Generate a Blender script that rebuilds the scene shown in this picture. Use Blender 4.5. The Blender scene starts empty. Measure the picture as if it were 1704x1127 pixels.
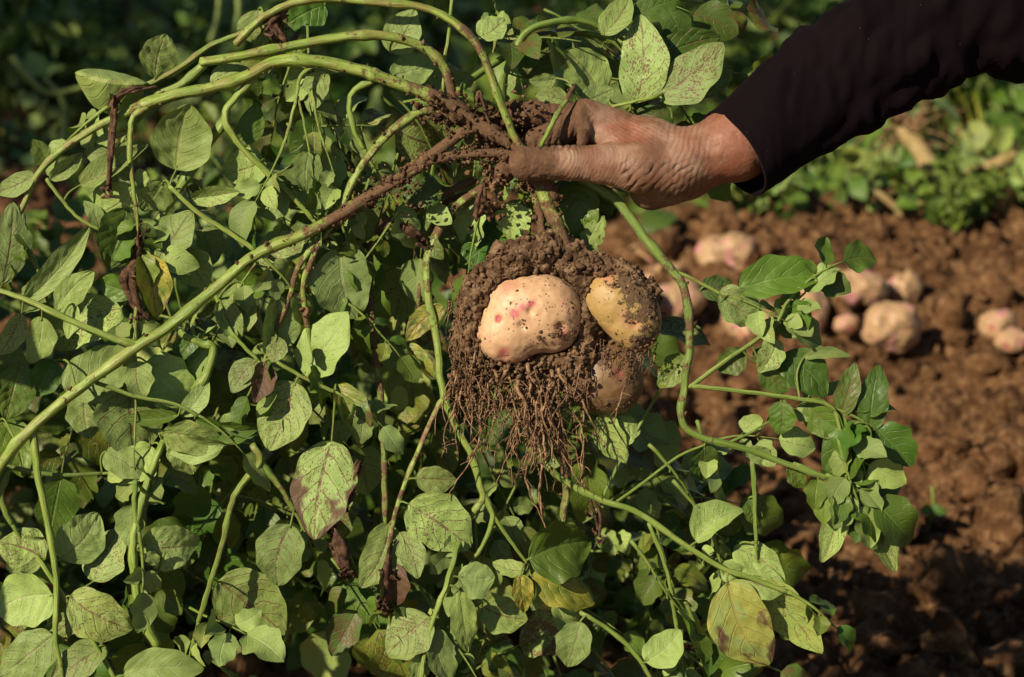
import bpy, math, random
import numpy as np
from mathutils import Vector, Matrix

# ------------------------------------------------------------------ camera, sky, sun
SC = bpy.context.scene
COL = SC.collection
CAM = Vector((0.0, 0.0, 1.0)); PITCH = math.radians(20.0); LENS = 70.0
FPX = 1704 * LENS / 36.0
FWD = Vector((0, math.cos(PITCH), -math.sin(PITCH)))
UPV = Vector((0, math.sin(PITCH), math.cos(PITCH)))
RGT = Vector((1, 0, 0))
cam = bpy.data.cameras.new('camera'); cam.lens = LENS; cam.sensor_width = 36.0
cam.clip_start = 0.05; cam.clip_end = 1000
cam.dof.use_dof = True; cam.dof.focus_distance = 1.39; cam.dof.aperture_fstop = 8.0
camo = bpy.data.objects.new('camera', cam); COL.objects.link(camo)
camo.location = CAM; camo.rotation_euler = (math.radians(90) - PITCH, 0, 0)
SC.camera = camo

SUND = Vector((-0.60, -0.50, 0.56)).normalized()          # towards the sun
elev = math.asin(SUND.z)
w = bpy.data.worlds.new('World'); SC.world = w; w.use_nodes = True
nt = w.node_tree; nt.nodes.clear()
sky = nt.nodes.new('ShaderNodeTexSky'); sky.sky_type = 'NISHITA'; sky.sun_disc = False
sky.sun_elevation = elev; sky.sun_rotation = math.atan2(SUND.x, SUND.y)
sky.air_density = 1.0; sky.dust_density = 0.3
bg = nt.nodes.new('ShaderNodeBackground'); bg.inputs[1].default_value = 0.05
wo = nt.nodes.new('ShaderNodeOutputWorld')
nt.links.new(sky.outputs[0], bg.inputs[0]); nt.links.new(bg.outputs[0], wo.inputs[0])
sl = bpy.data.lights.new('sun', 'SUN'); sl.energy = 5.0; sl.angle = math.radians(0.6)
sl.color = (1.0, 0.86, 0.64)
slo = bpy.data.objects.new('sun', sl); COL.objects.link(slo)
slo.rotation_euler = SUND.to_track_quat('Z', 'Y').to_euler()
SC.view_settings.view_transform = 'Standard'; SC.view_settings.look = 'None'
SC.view_settings.exposure = 0.32; SC.view_settings.gamma = 1.0
SC.render.engine = 'CYCLES'
SC.cycles.max_bounces = 5; SC.cycles.diffuse_bounces = 2; SC.cycles.transparent_max_bounces = 4
SC.cycles.use_denoising = True

rng = random.Random(11); nr = np.random.RandomState(5)
D0 = 1.40
MM = D0 / FPX                                              # metres per photo pixel at the plant

def P(x, y, d=D0):
    """photo pixel + depth -> world point"""
    return CAM + FWD * d + RGT * ((x - 852) / FPX * d) + UPV * ((563.5 - y) / FPX * d)

def PL(x, y, z=0.0):
    """pixel on the plant plane, z pixels towards the camera"""
    return P(x, y, D0 - z * MM)

# ------------------------------------------------------------------ numpy noise
_perm = np.random.RandomState(3).permutation(256).astype(np.int32); _perm = np.concatenate([_perm] * 3)
_grad = np.random.RandomState(4).normal(size=(256, 3)).astype(np.float32)
_grad /= np.linalg.norm(_grad, axis=1)[:, None]

def pn(p):
    p = np.asarray(p, dtype=np.float32)
    i = np.floor(p).astype(np.int32); f = p - i; i &= 255
    u = f * f * f * (f * (f * 6 - 15) + 10)
    out = 0
    for dx in (0, 1):
        wx = u[..., 0] if dx else 1 - u[..., 0]
        a = _perm[i[..., 0] + dx]
        for dy in (0, 1):
            wy = u[..., 1] if dy else 1 - u[..., 1]
            b = _perm[a + i[..., 1] + dy]
            for dz in (0, 1):
                wz = u[..., 2] if dz else 1 - u[..., 2]
                g = _grad[_perm[(b + i[..., 2] + dz) & 511] & 255]
                out = out + wx * wy * wz * (g[..., 0] * (f[..., 0] - dx) + g[..., 1] * (f[..., 1] - dy) + g[..., 2] * (f[..., 2] - dz))
    return out

def fbm(p, o=4, g=0.5, ridged=False):
    p = np.asarray(p, dtype=np.float32); s = 0; a = 1.0
    for k in range(o):
        n = pn(p * (2.03 ** k) + 17.3 * k)
        s = s + a * ((0.35 - np.abs(n)) if ridged else n); a *= g
    return s

def vor(p):
    """2D/3D cellular noise: distance to nearest point and its random id"""
    p = np.asarray(p, dtype=np.float32); i = np.floor(p).astype(np.int32)
    best = np.full(p.shape[:-1], 9.0, np.float32); bid = np.zeros(p.shape[:-1], np.float32)
    for dx in (-1, 0, 1):
        for dy in (-1, 0, 1):
            c = i[..., :2] + np.array([dx, dy])
            h = _perm[(_perm[c[..., 0] & 255] + c[..., 1]) & 255]
            cx = c[..., 0] + _grad[h, 0] * .45 + .5; cy = c[..., 1] + _grad[h, 1] * .45 + .5
            d = np.hypot(p[..., 0] - cx, p[..., 1] - cy)
            m = d < best; best = np.where(m, d, best); bid = np.where(m, (h % 97) / 97.0, bid)
    return best, bid

def sstep(a, b, x):
    t = np.clip((x - a) / (b - a), 0, 1); return t * t * (3 - 2 * t)

# ------------------------------------------------------------------ surface nets
def surface_nets(F, org, h):
    s = F < 0
    c = np.zeros(tuple(n - 1 for n in F.shape), np.int8)
    for dx in (0, 1):
        for dy in (0, 1):
            for dz in (0, 1):
                c += s[dx:s.shape[0] - 1 + dx, dy:s.shape[1] - 1 + dy, dz:s.shape[2] - 1 + dz]
    act = (c > 0) & (c < 8)
    idx = np.argwhere(act); n = len(idx)
    num = np.full(act.shape, -1, np.int64); num[act] = np.arange(n)
    acc = np.zeros((n, 3)); cnt = np.zeros(n)
    I, J, K = idx.T
    for ax in range(3):
        o = [a for a in range(3) if a != ax]
        for p in (0, 1):
            for q in (0, 1):
                d0 = [0, 0, 0]; d0[o[0]] = p; d0[o[1]] = q
                d1 = list(d0); d1[ax] = 1
                a = F[I + d0[0], J + d0[1], K + d0[2]]; b = F[I + d1[0], J + d1[1], K + d1[2]]
                m = (a < 0) != (b < 0)
                t = np.where(m, a / np.where(m, a - b, 1), 0)
                pos = np.zeros((n, 3)); pos[:, o[0]] = p; pos[:, o[1]] = q; pos[:, ax] = t
                acc += pos * m[:, None]; cnt += m
    V = (idx + acc / cnt[:, None]) * h + np.array(org)
    faces = []
    for ax in range(3):
        sl0 = [slice(1, -1)] * 3; sl0[ax] = slice(0, -1)
        sl1 = [slice(1, -1)] * 3; sl1[ax] = slice(1, None)
        a = s[tuple(sl0)]; b = s[tuple(sl1)]
        e = np.argwhere(a != b)
        if not len(e): continue
        base = e.copy()
        o = [k for k in range(3) if k != ax]
        for k in o: base[:, k] += 1
        sgn = a[e[:, 0], e[:, 1], e[:, 2]]
        q = []
        for (p, r) in ((-1, -1), (0, -1), (0, 0), (-1, 0)):
            g = base.copy(); g[:, o[0]] += p; g[:, o[1]] += r
            q.append(num[g[:, 0], g[:, 1], g[:, 2]])
        q = np.stack(q, 1)
        flip = sgn if ax != 1 else ~sgn
        q = np.where(flip[:, None], q, q[:, ::-1])
        faces.append(q)
    return V, np.concatenate(faces)

def grid(lo, hi, h):
    ax = [np.arange(lo[k], hi[k] + h, h, dtype=np.float32) for k in range(3)]
    return np.stack(np.meshgrid(*ax, indexing='ij'), -1)

def rcone(G, a, b, ra, rb):
    a = np.array(a, np.float32); b = np.array(b, np.float32); ab = b - a
    t = np.clip(((G - a) @ ab) / max(1e-9, float(ab @ ab)), 0, 1)
    return np.sqrt((((G - a) - t[..., None] * ab) ** 2).sum(-1)) - (ra + (rb - ra) * t)

def ell(G, c, r):
    q = (G - np.array(c, np.float32)) / np.array(r, np.float32)
    k = np.sqrt((q * q).sum(-1)); return (k - 1) * min(r)

def smin(a, b, k):
    h = np.clip(0.5 + 0.5 * (b - a) / k, 0, 1)
    return b + (a - b) * h - k * h * (1 - h)

# ------------------------------------------------------------------ mesh helpers
class MB:
    """collects vertices, faces, a colour attribute and uvs, and links them as ONE mesh object"""
    def __init__(s): s.v = []; s.f = []; s.a = []; s.u = []; s.n = 0
    def add(s, V, F, A=None, U=None):
        V = np.asarray(V, float); F = np.asarray(F)
        s.v.append(V); s.f.append(F + s.n)
        s.a.append(np.broadcast_to(np.array((0, 0, 0, 1.) if A is None else A, float), (len(V), 4)))
        s.u.append(np.zeros((len(V), 3)) if U is None else np.asarray(U, float)); s.n += len(V)
    def build(s, name, mat, parent=None, smooth=True, origin=None):
        V = np.concatenate(s.v); me = bpy.data.meshes.new(name)
        o3 = np.zeros(3) if origin is None else np.array(origin)
        if origin is None and parent is not None: o3 = np.array(parent_world(parent))
        V = V - o3
        me.vertices.add(len(V)); me.vertices.foreach_set('co', V.astype(np.float32).ravel())
        sizes = [np.full(len(f), f.shape[1], np.int32) for f in s.f]
        sizes = np.concatenate(sizes); loops = np.concatenate([f.ravel() for f in s.f]).astype(np.int32)
        me.loops.add(len(loops)); me.loops.foreach_set('vertex_index', loops)
        st = np.concatenate([[0], np.cumsum(sizes)[:-1]]).astype(np.int32)
        me.polygons.add(len(sizes)); me.polygons.foreach_set('loop_start', st)
        me.polygons.foreach_set('loop_total', sizes)
        me.update(calc_edges=True)
        me.polygons.foreach_set('use_smooth', np.full(len(sizes), smooth))
        at = me.attributes.new('col', 'FLOAT_COLOR', 'POINT'); at.data.foreach_set('color', np.concatenate(s.a).astype(np.float32).ravel())
        au = me.attributes.new('uvw', 'FLOAT_VECTOR', 'POINT'); au.data.foreach_set('vector', np.concatenate(s.u).astype(np.float32).ravel())
        me.materials.append(mat)
        o = bpy.data.objects.new(name, me); COL.objects.link(o)
        if parent is not None: o.parent = parent
        elif origin is not None: o.location = origin
        return o

def parent_world(p):
    l = Vector(p.location)
    while p.parent: p = p.parent; l += Vector(p.location)
    return l

def thing(name, label, cat, loc=(0, 0, 0), group=None, rotz=0):
    o = bpy.data.objects.new(name, None); COL.objects.link(o); o.empty_display_size = .05
    o.location = loc; o.rotation_euler = (0, 0, rotz); tag(o, label, cat, group); return o

def tag(o, label=None, cat=None, group=None, kind=None):
    if label: o['label'] = label
    if cat: o['category'] = cat
    if group: o['group'] = group
    if kind: o['kind'] = kind
    return o

def copy_tree(o, parent=None):
    c = o.copy(); COL.objects.link(c)
    if parent is not None: c.parent = parent
    for ch in list(o.children): copy_tree(ch, c)
    return c

def catmull(pts, n):
    """n samples per span through control rows (any dimension)"""
    p = np.array(pts, float); p = np.vstack([2 * p[0] - p[1], p, 2 * p[-1] - p[-2]]); out = []
    for i in range(1, len(p) - 2):
        for k in range(n):
            t = k / n
            out.append(.5 * ((2 * p[i]) + (p[i + 1] - p[i - 1]) * t + (2 * p[i - 1] - 5 * p[i] + 4 * p[i + 1] - p[i + 2]) * t * t + (3 * p[i] - p[i - 1] - 3 * p[i + 1] + p[i + 2]) * t ** 3))
    out.append(p[-2]); return np.array(out)

def tube(mb, C, R, A=(0, 0, 0, 1), sides=10, rough=0.0, ridge=0.0, seed=0, cap=True):
    """C (n,3) world points, R radii, A per-tube or (n,4) attribute"""
    C = np.asarray(C, float); n = len(C); R = np.broadcast_to(np.asarray(R, float), (n,))
    T = np.gradient(C, axis=0); T /= np.linalg.norm(T, axis=1)[:, None] + 1e-12
    up = np.array([0.13, -0.9, 0.4]); N = np.zeros((n, 3))
    v = np.cross(T[0], up); v /= np.linalg.norm(v); N[0] = v
    for i in range(1, n):
        v = N[i - 1] - T[i] * (N[i - 1] @ T[i]); N[i] = v / (np.linalg.norm(v) + 1e-12)
    B = np.cross(T, N)
    a = np.linspace(0, 2 * np.pi, sides, endpoint=False)
    rr = R[:, None] * (1 + ridge * np.cos(3 * a)[None, :] * 1.0)
    V = C[:, None] + rr[..., None] * (np.cos(a)[None, :, None] * N[:, None] + np.sin(a)[None, :, None] * B[:, None])
    if rough:
        nn = fbm(V * (0.35 / R.mean()) + seed * 3.1, 3)
        V = V + (V - C[:, None]) * (nn[..., None] * rough)
    L = np.concatenate([[0], np.cumsum(np.linalg.norm(np.diff(C, axis=0), axis=1))])
    U = np.stack([np.broadcast_to(a[None], (n, sides)), np.broadcast_to(L[:, None], (n, sides)), np.zeros((n, sides)) + seed], -1)
    i = np.arange(n - 1)[:, None] * sides; j = np.arange(sides)[None]; j2 = (j + 1) % sides
    F = np.stack([i + j, i + j2, i + sides + j2, i + sides + j], -1).reshape(-1, 4)
    A = np.asarray(A, float)
    AA = np.repeat(A, sides, 0) if A.ndim == 2 else A
    V = V.reshape(-1, 3); U = U.reshape(-1, 3)
    if cap:
        V = np.vstack([V, C[0] - T[0] * R[0] * .5, C[-1] + T[-1] * R[-1] * .5]); U = np.vstack([U, U[0], U[-1]])
        if A.ndim == 2: AA = np.vstack([AA, A[0], A[-1]])
        k = n * sides; jj = np.arange(sides); j2 = (jj + 1) % sides
        mb.add(V, F, AA, U)
        e = (n - 1) * sides; off = mb.n - len(V)
        t1 = np.stack([np.full(sides, k), j2, jj], 1); t2 = np.stack([np.full(sides, k + 1), e + jj, e + j2], 1)
        mb.f.append(np.vstack([t1, t2]) + off)
    else: mb.add(V, F, AA, U)

# ------------------------------------------------------------------ materials
def newmat(name):
    m = bpy.data.materials.new(name); m.use_nodes = True
    nt = m.node_tree; nt.nodes.clear(); return m, nt

class NG:
    """tiny helper round a node tree"""
    def __init__(s, nt): s.nt = nt
    def n(s, t, **k):
        x = s.nt.nodes.new(t)
        for a, b in k.items(): setattr(x, a, b)
        return x
    def set(s, sock, v):
        if isinstance(v, bpy.types.NodeSocket): s.nt.links.new(v, sock)
        elif v is not None:
            sock.default_value = v
    def math(s, op, a, b=0.0, c=None, clamp=False):
        x = s.n('ShaderNodeMath', operation=op); x.use_clamp = clamp
        s.set(x.inputs[0], a); s.set(x.inputs[1], b)
        if c is not None: s.set(x.inputs[2], c)
        return x.outputs[0]
    def mix(s, f, a, b, mode='MIX'):
        x = s.n('ShaderNodeMix', data_type='RGBA', blend_type=mode)
        s.set(x.inputs[0], f); s.set(x.inputs[6], a); s.set(x.inputs[7], b); return x.outputs[2]
    def noise(s, vec, scale, detail=3, rough=.55, col=False, dist=0.0):
        x = s.n('ShaderNodeTexNoise'); s.set(x.inputs['Vector'], vec); x.inputs['Scale'].default_value = scale
        x.inputs['Detail'].default_value = detail; x.inputs['Roughness'].default_value = rough; x.inputs['Distortion'].default_value = dist
        return x.outputs[1 if col else 0]
    def voro(s, vec, scale, feature='F1', out=0, rnd=1.0):
        x = s.n('ShaderNodeTexVoronoi', feature=feature); s.set(x.inputs['Vector'], vec); x.inputs['Scale'].default_value = scale
        x.inputs['Randomness'].default_value = rnd
        return x.outputs[out]
    def ramp(s, f, a, b, lo=0.0, hi=1.0):
        x = s.n('ShaderNodeMapRange', interpolation_type='SMOOTHSTEP'); s.set(x.inputs[0], f)
        s.set(x.inputs[1], a); s.set(x.inputs[2], b); x.inputs[3].default_value = lo; x.inputs[4].default_value = hi
        return x.outputs[0]
    def attr(s, name): return s.n('ShaderNodeAttribute', attribute_name=name)
    def bump(s, h, strength, dist, normal=None):
        x = s.n('ShaderNodeBump'); x.inputs['Strength'].default_value = strength; x.inputs['Distance'].default_value = dist
        s.set(x.inputs['Height'], h)
        if normal is not None: s.set(x.inputs['Normal'], normal)
        return x.outputs[0]

def rgb(r, g, b): return (r, g, b, 1.0)

def mat_leaf():
    """two-sided leaf: darker glossy top, pale matte underside, veins, necrotic spots, yellowing. col = spots, yellow, brown, random"""
    m, nt = newmat('leaf'); g = NG(nt)
    c = g.attr('col'); uv = g.attr('uvw')
    sc = g.n('ShaderNodeSeparateColor'); nt.links.new(c.outputs['Color'], sc.inputs[0])
    spot, yel, brn = sc.outputs[0], sc.outputs[1], sc.outputs[2]; rnd = c.outputs['Alpha']
    sx = g.n('ShaderNodeSeparateXYZ'); nt.links.new(uv.outputs['Vector'], sx.inputs[0])
    u, t, L = sx.outputs
    off = g.math('MULTIPLY', rnd, 37.0)
    cv = g.n('ShaderNodeCombineXYZ'); g.set(cv.inputs[0], g.math('MULTIPLY', u, .45)); g.set(cv.inputs[1], t); g.set(cv.inputs[2], off)
    V = cv.outputs[0]
    wob = g.noise(V, 4.0, 2); wob = g.math('MULTIPLY', g.math('SUBTRACT', wob, .5), .75)
    au = g.math('ABSOLUTE', u)
    mid = g.ramp(au, 0.02, 0.075, 1, 0)
    sgn = g.math('SIGN', u)
    arc = g.math('POWER', au, 1.3)
    s = g.math('ADD', g.math('MULTIPLY', t, 5.6), g.math('MULTIPLY', arc, -1.9))
    s = g.math('ADD', s, g.math('MULTIPLY', sgn, .22)); s = g.math('ADD', s, wob)
    fr = g.math('ABSOLUTE', g.math('SUBTRACT', g.math('FRACT', s), .5))
    side = g.math('MULTIPLY', g.ramp(fr, .015, .075, 1, 0), g.ramp(au, .75, 1.0, 1, .1))
    net = g.ramp(g.voro(V, 17.0, 'DISTANCE_TO_EDGE'), .0, .07, 1, 0)
    vein = g.math('MAXIMUM', mid, side)
    geo = g.n('ShaderNodeNewGeometry'); back = geo.outputs['Backfacing']
    big = g.noise(V, 2.2, 3)
    # top side
    top = g.mix(big, rgb(.026, .078, .008), rgb(.055, .145, .014))
    top = g.mix(g.math('MULTIPLY', vein, .45), top, rgb(.11, .20, .05))
    und = g.mix(big, rgb(.180, .290, .075), rgb(.30, .41, .125))
    und = g.mix(g.math('MULTIPLY', net, .35), und, rgb(.14, .22, .07))
    und = g.mix(g.math('MULTIPLY', vein, .6), und, g.mix(g.ramp(rnd, .55, .6), rgb(.34, .40, .19), rgb(.24, .20, .10)))
    base = g.mix(back, top, und)
    base = g.mix(g.math('MULTIPLY', g.math('FRACT', g.math('MULTIPLY', rnd, 7.31)), .55), base, g.mix(.55, base, rgb(.30, .37, .05)))
    hv = g.n('ShaderNodeHueSaturation'); g.set(hv.inputs['Color'], base)
    g.set(hv.inputs['Value'], g.ramp(g.math('FRACT', g.math('MULTIPLY', rnd, 13.7)), 0, 1, .72, 1.22)); base = hv.outputs[0]
    yf = g.math('MULTIPLY', yel, g.ramp(g.noise(V, 3.0, 3), .30, .60), clamp=True)
    base = g.mix(yf, base, rgb(.42, .36, .05))
    # necrotic spots: many small, stronger near the veins
    n1 = g.voro(V, 26.0, 'F1'); big2 = g.noise(V, 3.2, 2)
    th = g.math('MULTIPLY', g.math('MULTIPLY', spot, g.ramp(big2, .34, .56)), .52)
    sp = g.ramp(g.math('SUBTRACT', n1, th), -.06, .05, 1, 0)
    sp = g.math('MULTIPLY', sp, g.ramp(spot, .02, .2))
    n2 = g.noise(V, 11.0, 4, .7)
    vs = g.math('MULTIPLY', g.math('MULTIPLY', vein, g.ramp(n2, .42, .54)), g.ramp(spot, .08, .5))
    n3 = g.noise(V, 34.0, 2)
    dots = g.math('MULTIPLY', g.ramp(n3, .615, .665), g.ramp(spot, 0., .3, .25, 1))
    allsp = g.math('MAXIMUM', g.math('MULTIPLY', g.math('MAXIMUM', sp, vs), .85), dots, clamp=True)
    base = g.mix(allsp, base, rgb(.13, .055, .028))
    # brown dying margins / whole leaf
    bf = g.math('ADD', g.math('MULTIPLY', au, .30), g.math('ADD', g.math('MULTIPLY', t, .25), g.noise(V, 4.5, 4)))
    bm = g.ramp(g.math('ADD', bf, g.math('MULTIPLY', brn, .95)), 1.12, 1.28)
    bm = g.math('MULTIPLY', bm, g.ramp(brn, .01, .1))
    base = g.mix(bm, base, g.mix(g.noise(V, 9, 4), rgb(.03, .016, .009), rgb(.17, .09, .045)))
    h = g.math('ADD', g.math('MULTIPLY', vein, g.math('SUBTRACT', g.math('MULTIPLY', back, 1.5), .9)), g.math('MULTIPLY', net, -.12))
    h = g.math('ADD', h, g.math('MULTIPLY', g.noise(V, 14, 3), .5))
    bn = g.bump(h, .5, .0011)
    pb = g.n('ShaderNodeBsdfPrincipled'); g.set(pb.inputs['Base Color'], base)
    g.set(pb.inputs['Roughness'], g.math('SUBTRACT', .42, g.math('MULTIPLY', back, -.16)))
    pb.inputs['Specular IOR Level'].default_value = .38; g.set(pb.inputs['Normal'], bn)
    tr = g.n('ShaderNodeBsdfTranslucent'); g.set(tr.inputs[0], g.mix(.6, base, rgb(.16, .30, .02))); g.set(tr.inputs[1], bn)
    mx = g.n('ShaderNodeMixShader'); mx.inputs[0].default_value = .12
    nt.links.new(pb.outputs[0], mx.inputs[1]); nt.links.new(tr.outputs[0], mx.inputs[2])
    o = g.n('ShaderNodeOutputMaterial'); nt.links.new(mx.outputs[0], o.inputs[0]); return m

def mat_stem():
    """col.r = soil on the stem, col.g = purple/brown tint, col.b = darkness of green"""
    m, nt = newmat('stem'); g = NG(nt); c = g.attr('col'); uv = g.attr('uvw')
    sc = g.n('ShaderNodeSeparateColor'); nt.links.new(c.outputs['Color'], sc.inputs[0])
    tc = g.n('ShaderNodeTexCoord'); O = tc.outputs['Object']
    sx = g.n('ShaderNodeSeparateXYZ'); nt.links.new(uv.outputs['Vector'], sx.inputs[0])
    cv = g.n('ShaderNodeCombineXYZ'); g.set(cv.inputs[0], sx.outputs[0]); g.set(cv.inputs[1], g.math('MULTIPLY', sx.outputs[1], 26)); g.set(cv.inputs[2], sx.outputs[2])
    st = g.noise(cv.outputs[0], 1.4, 4)
    base = g.mix(g.ramp(st, .3, .7), rgb(.13, .22, .025), rgb(.30, .38, .080))
    base = g.mix(sc.outputs[2], base, rgb(.07, .14, .02))
    tint = g.math('MULTIPLY', sc.outputs[1], g.ramp(g.noise(O, 90, 4), .42, .62))
    base = g.mix(tint, base, rgb(.20, .10, .05))
    dots = g.ramp(g.noise(O, 700, 2), .64, .72)
    base = g.mix(g.math('MULTIPLY', dots, .55), base, rgb(.10, .06, .03))
    scar = g.ramp(g.noise(cv.outputs[0], 5.0, 5, .7), .60, .68)
    base = g.mix(g.math('MULTIPLY', scar, .7), base, rgb(.22, .15, .07))
    d = g.math('SUBTRACT', g.math('ADD', g.noise(O, 110, 5, .65), g.math('MULTIPLY', sc.outputs[0], .42)), .0)
    df = g.math('MULTIPLY', g.ramp(d, .62, .74), g.ramp(sc.outputs[0], .0, .08))
    soil = g.mix(g.noise(O, 400, 4), rgb(.060, .033, .017), rgb(.21, .12, .062))
    base = g.mix(df, base, soil)
    h = g.math('ADD', g.math('MULTIPLY', st, .25), g.math('MULTIPLY', df, g.noise(O, 500, 4)))
    pb = g.n('ShaderNodeBsdfPrincipled'); g.set(pb.inputs['Base Color'], base)
    g.set(pb.inputs['Roughness'], g.ramp(df, 0, 1, .42, .95)); pb.inputs['Specular IOR Level'].default_value = .4
    pb.inputs['Subsurface Weight'].default_value = .12; pb.inputs['Subsurface Radius'].default_value = (.5, 1, .2); pb.inputs['Subsurface Scale'].default_value = .002
    g.set(pb.inputs['Normal'], g.bump(g.math('ADD', h, g.math('MULTIPLY', g.noise(cv.outputs[0], 3.2, 3), .8)), .8, .0012))
    o = g.n('ShaderNodeOutputMaterial'); nt.links.new(pb.outputs[0], o.inputs[0]); return m

def mat_soil(name, dark, mid, light, sc=1.0, bump=.004):
    m, nt = newmat(name); g = NG(nt); tc = g.n('ShaderNodeTexCoord'); O = tc.outputs['Object']
    a = g.noise(O, 9 * sc, 5, .6); b = g.noise(O, 70 * sc, 6, .7); c = g.noise(O, 330 * sc, 4, .7)
    base = g.mix(g.ramp(a, .35, .68), dark, mid)
    base = g.mix(g.ramp(b, .42, .70), base, light)
    base = g.mix(g.ramp(c, .60, .72, 0, .6), base, light)
    base = g.mix(g.ramp(c, .40, .30, 0, .7), base, dark)
    h = g.math('ADD', g.math('MULTIPLY', b, 1.0), g.math('MULTIPLY', c, .35))
    pb = g.n('ShaderNodeBsdfPrincipled'); g.set(pb.inputs['Base Color'], base); pb.inputs['Roughness'].default_value = .95
    pb.inputs['Specular IOR Level'].default_value = .12
    g.set(pb.inputs['Normal'], g.bump(h, .9, bump))
    o = g.n('ShaderNodeOutputMaterial'); nt.links.new(pb.outputs[0], o.inputs[0]); return m

def mat_potato():
    """col.rgb = skin colour, col.a = soil film"""
    m, nt = newmat('potato_skin'); g = NG(nt); c = g.attr('col'); tc = g.n('ShaderNodeTexCoord'); O = tc.outputs['Object']
    fine = g.noise(O, 160, 5, .6)
    base = g.mix(g.ramp(fine, .35, .68, 0, .3), c.outputs['Color'], rgb(.36, .20, .08))
    specks = g.ramp(g.voro(O, 330, 'F1'), .14, .32, 1, 0)
    specks = g.math('MULTIPLY', specks, g.ramp(g.noise(O, 60, 3), .40, .56))
    base = g.mix(g.math('MULTIPLY', specks, .85), base, rgb(.09, .05, .028))
    n = g.noise(O, 85, 6, .72)
    df = g.ramp(g.math('ADD', n, g.math('MULTIPLY', c.outputs['Alpha'], .6)), .66, .72)
    base = g.mix(df, base, g.mix(g.noise(O, 300, 4), rgb(.05, .03, .016), rgb(.20, .12, .065)))
    h = g.math('ADD', g.math('MULTIPLY', df, g.math('ADD', .7, g.noise(O, 420, 3))), g.math('MULTIPLY', fine, .22))
    pb = g.n('ShaderNodeBsdfPrincipled'); g.set(pb.inputs['Base Color'], base)
    g.set(pb.inputs['Roughness'], g.ramp(df, 0, 1, .52, .95))
    pb.inputs['Subsurface Weight'].default_value = .18; pb.inputs['Subsurface Radius'].default_value = (1, .6, .3); pb.inputs['Subsurface Scale'].default_value = .004
    g.set(pb.inputs['Normal'], g.bump(h, .8, .0012))
    o = g.n('ShaderNodeOutputMaterial'); nt.links.new(pb.outputs[0], o.inputs[0]); return m

def mat_skin():
    """col.rgb = skin colour, col.a = mud"""
    m, nt = newmat('skin'); g = NG(nt); c = g.attr('col'); tc = g.n('ShaderNodeTexCoord'); O = tc.outputs['Object']
    fine = g.noise(O, 240, 4, .6); mott = g.noise(O, 55, 3)
    base = g.mix(g.ramp(mott, .3, .7, 0, .35), c.outputs['Color'], rgb(.27, .10, .06))
    dust = g.ramp(g.noise(O, 130, 6, .7), .5, .72, 0, .42)
    base = g.mix(dust, base, rgb(.36, .26, .19))
    pore = g.voro(O, 900, 'DISTANCE_TO_EDGE')
    n = g.noise(O, 75, 6, .72)
    df = g.ramp(g.math('ADD', g.math('MULTIPLY', n, .8), g.math('MULTIPLY', c.outputs['Alpha'], .75)), .62, .95)
    base = g.mix(df, base, g.mix(g.noise(O, 200, 4), rgb(.045, .023, .013), rgb(.18, .092, .046)))
    h = g.math('ADD', g.math('MULTIPLY', g.ramp(pore, 0, .12), .25), g.math('MULTIPLY', fine, .5))
    h = g.math('ADD', h, g.math('MULTIPLY', df, g.noise(O, 420, 4)))
    pb = g.n('ShaderNodeBsdfPrincipled'); g.set(pb.inputs['Base Color'], base)
    g.set(pb.inputs['Roughness'], g.ramp(df, 0, 1, .46, .9)); pb.inputs['Specular IOR Level'].default_value = .42
    pb.inputs['Subsurface Weight'].default_value = .12; pb.inputs['Subsurface Radius'].default_value = (1, .35, .2); pb.inputs['Subsurface Scale'].default_value = .003
    g.set(pb.inputs['Normal'], g.bump(h, .55, .0008))
    o = g.n('ShaderNodeOutputMaterial'); nt.links.new(pb.outputs[0], o.inputs[0]); return m

def mat_cloth(name, a, b, scale=1500):
    m, nt = newmat(name); g = NG(nt); tc = g.n('ShaderNodeTexCoord'); O = tc.outputs['Object']
    wv = g.n('ShaderNodeTexWave'); wv.bands_direction = 'DIAGONAL'; g.set(wv.inputs['Vector'], O); wv.inputs['Scale'].default_value = scale / 6; wv.inputs['Distortion'].default_value = .6
    base = g.mix(g.noise(O, 14, 4), a, b)
    lint = g.ramp(g.voro(O, 260, 'F1'), .035, .06, 1, 0)
    lint = g.math('MULTIPLY', lint, g.ramp(g.noise(O, 30, 2), .56, .62))
    base = g.mix(lint, base, rgb(.25, .2, .17))
    pb = g.n('ShaderNodeBsdfPrincipled'); g.set(pb.inputs['Base Color'], base); pb.inputs['Roughness'].default_value = .85
    pb.inputs['Specular IOR Level'].default_value = .04
    pb.inputs['Sheen Weight'].default_value = .03; pb.inputs['Sheen Roughness'].default_value = .5; pb.inputs['Sheen Tint'].default_value = rgb(.5, .35, .42)
    g.set(pb.inputs['Normal'], g.bump(g.math('ADD', g.math('MULTIPLY', wv.outputs[1], .4), g.noise(O, 300, 3)), .35, .0006))
    o = g.n('ShaderNodeOutputMaterial'); nt.links.new(pb.outputs[0], o.inputs[0]); return m

def mat_dry(name, a, b):
    m, nt = newmat(name); g = NG(nt); tc = g.n('ShaderNodeTexCoord'); O = tc.outputs['Object']
    base = g.mix(g.ramp(g.noise(O, 160, 5, .7), .35, .65), a, b)
    pb = g.n('ShaderNodeBsdfPrincipled'); g.set(pb.inputs['Base Color'], base); pb.inputs['Roughness'].default_value = .85
    pb.inputs['Specular IOR Level'].default_value = .2
    g.set(pb.inputs['Normal'], g.bump(g.noise(O, 400, 4), .7, .001))
    o = g.n('ShaderNodeOutputMaterial'); nt.links.new(pb.outputs[0], o.inputs[0]); return m

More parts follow.
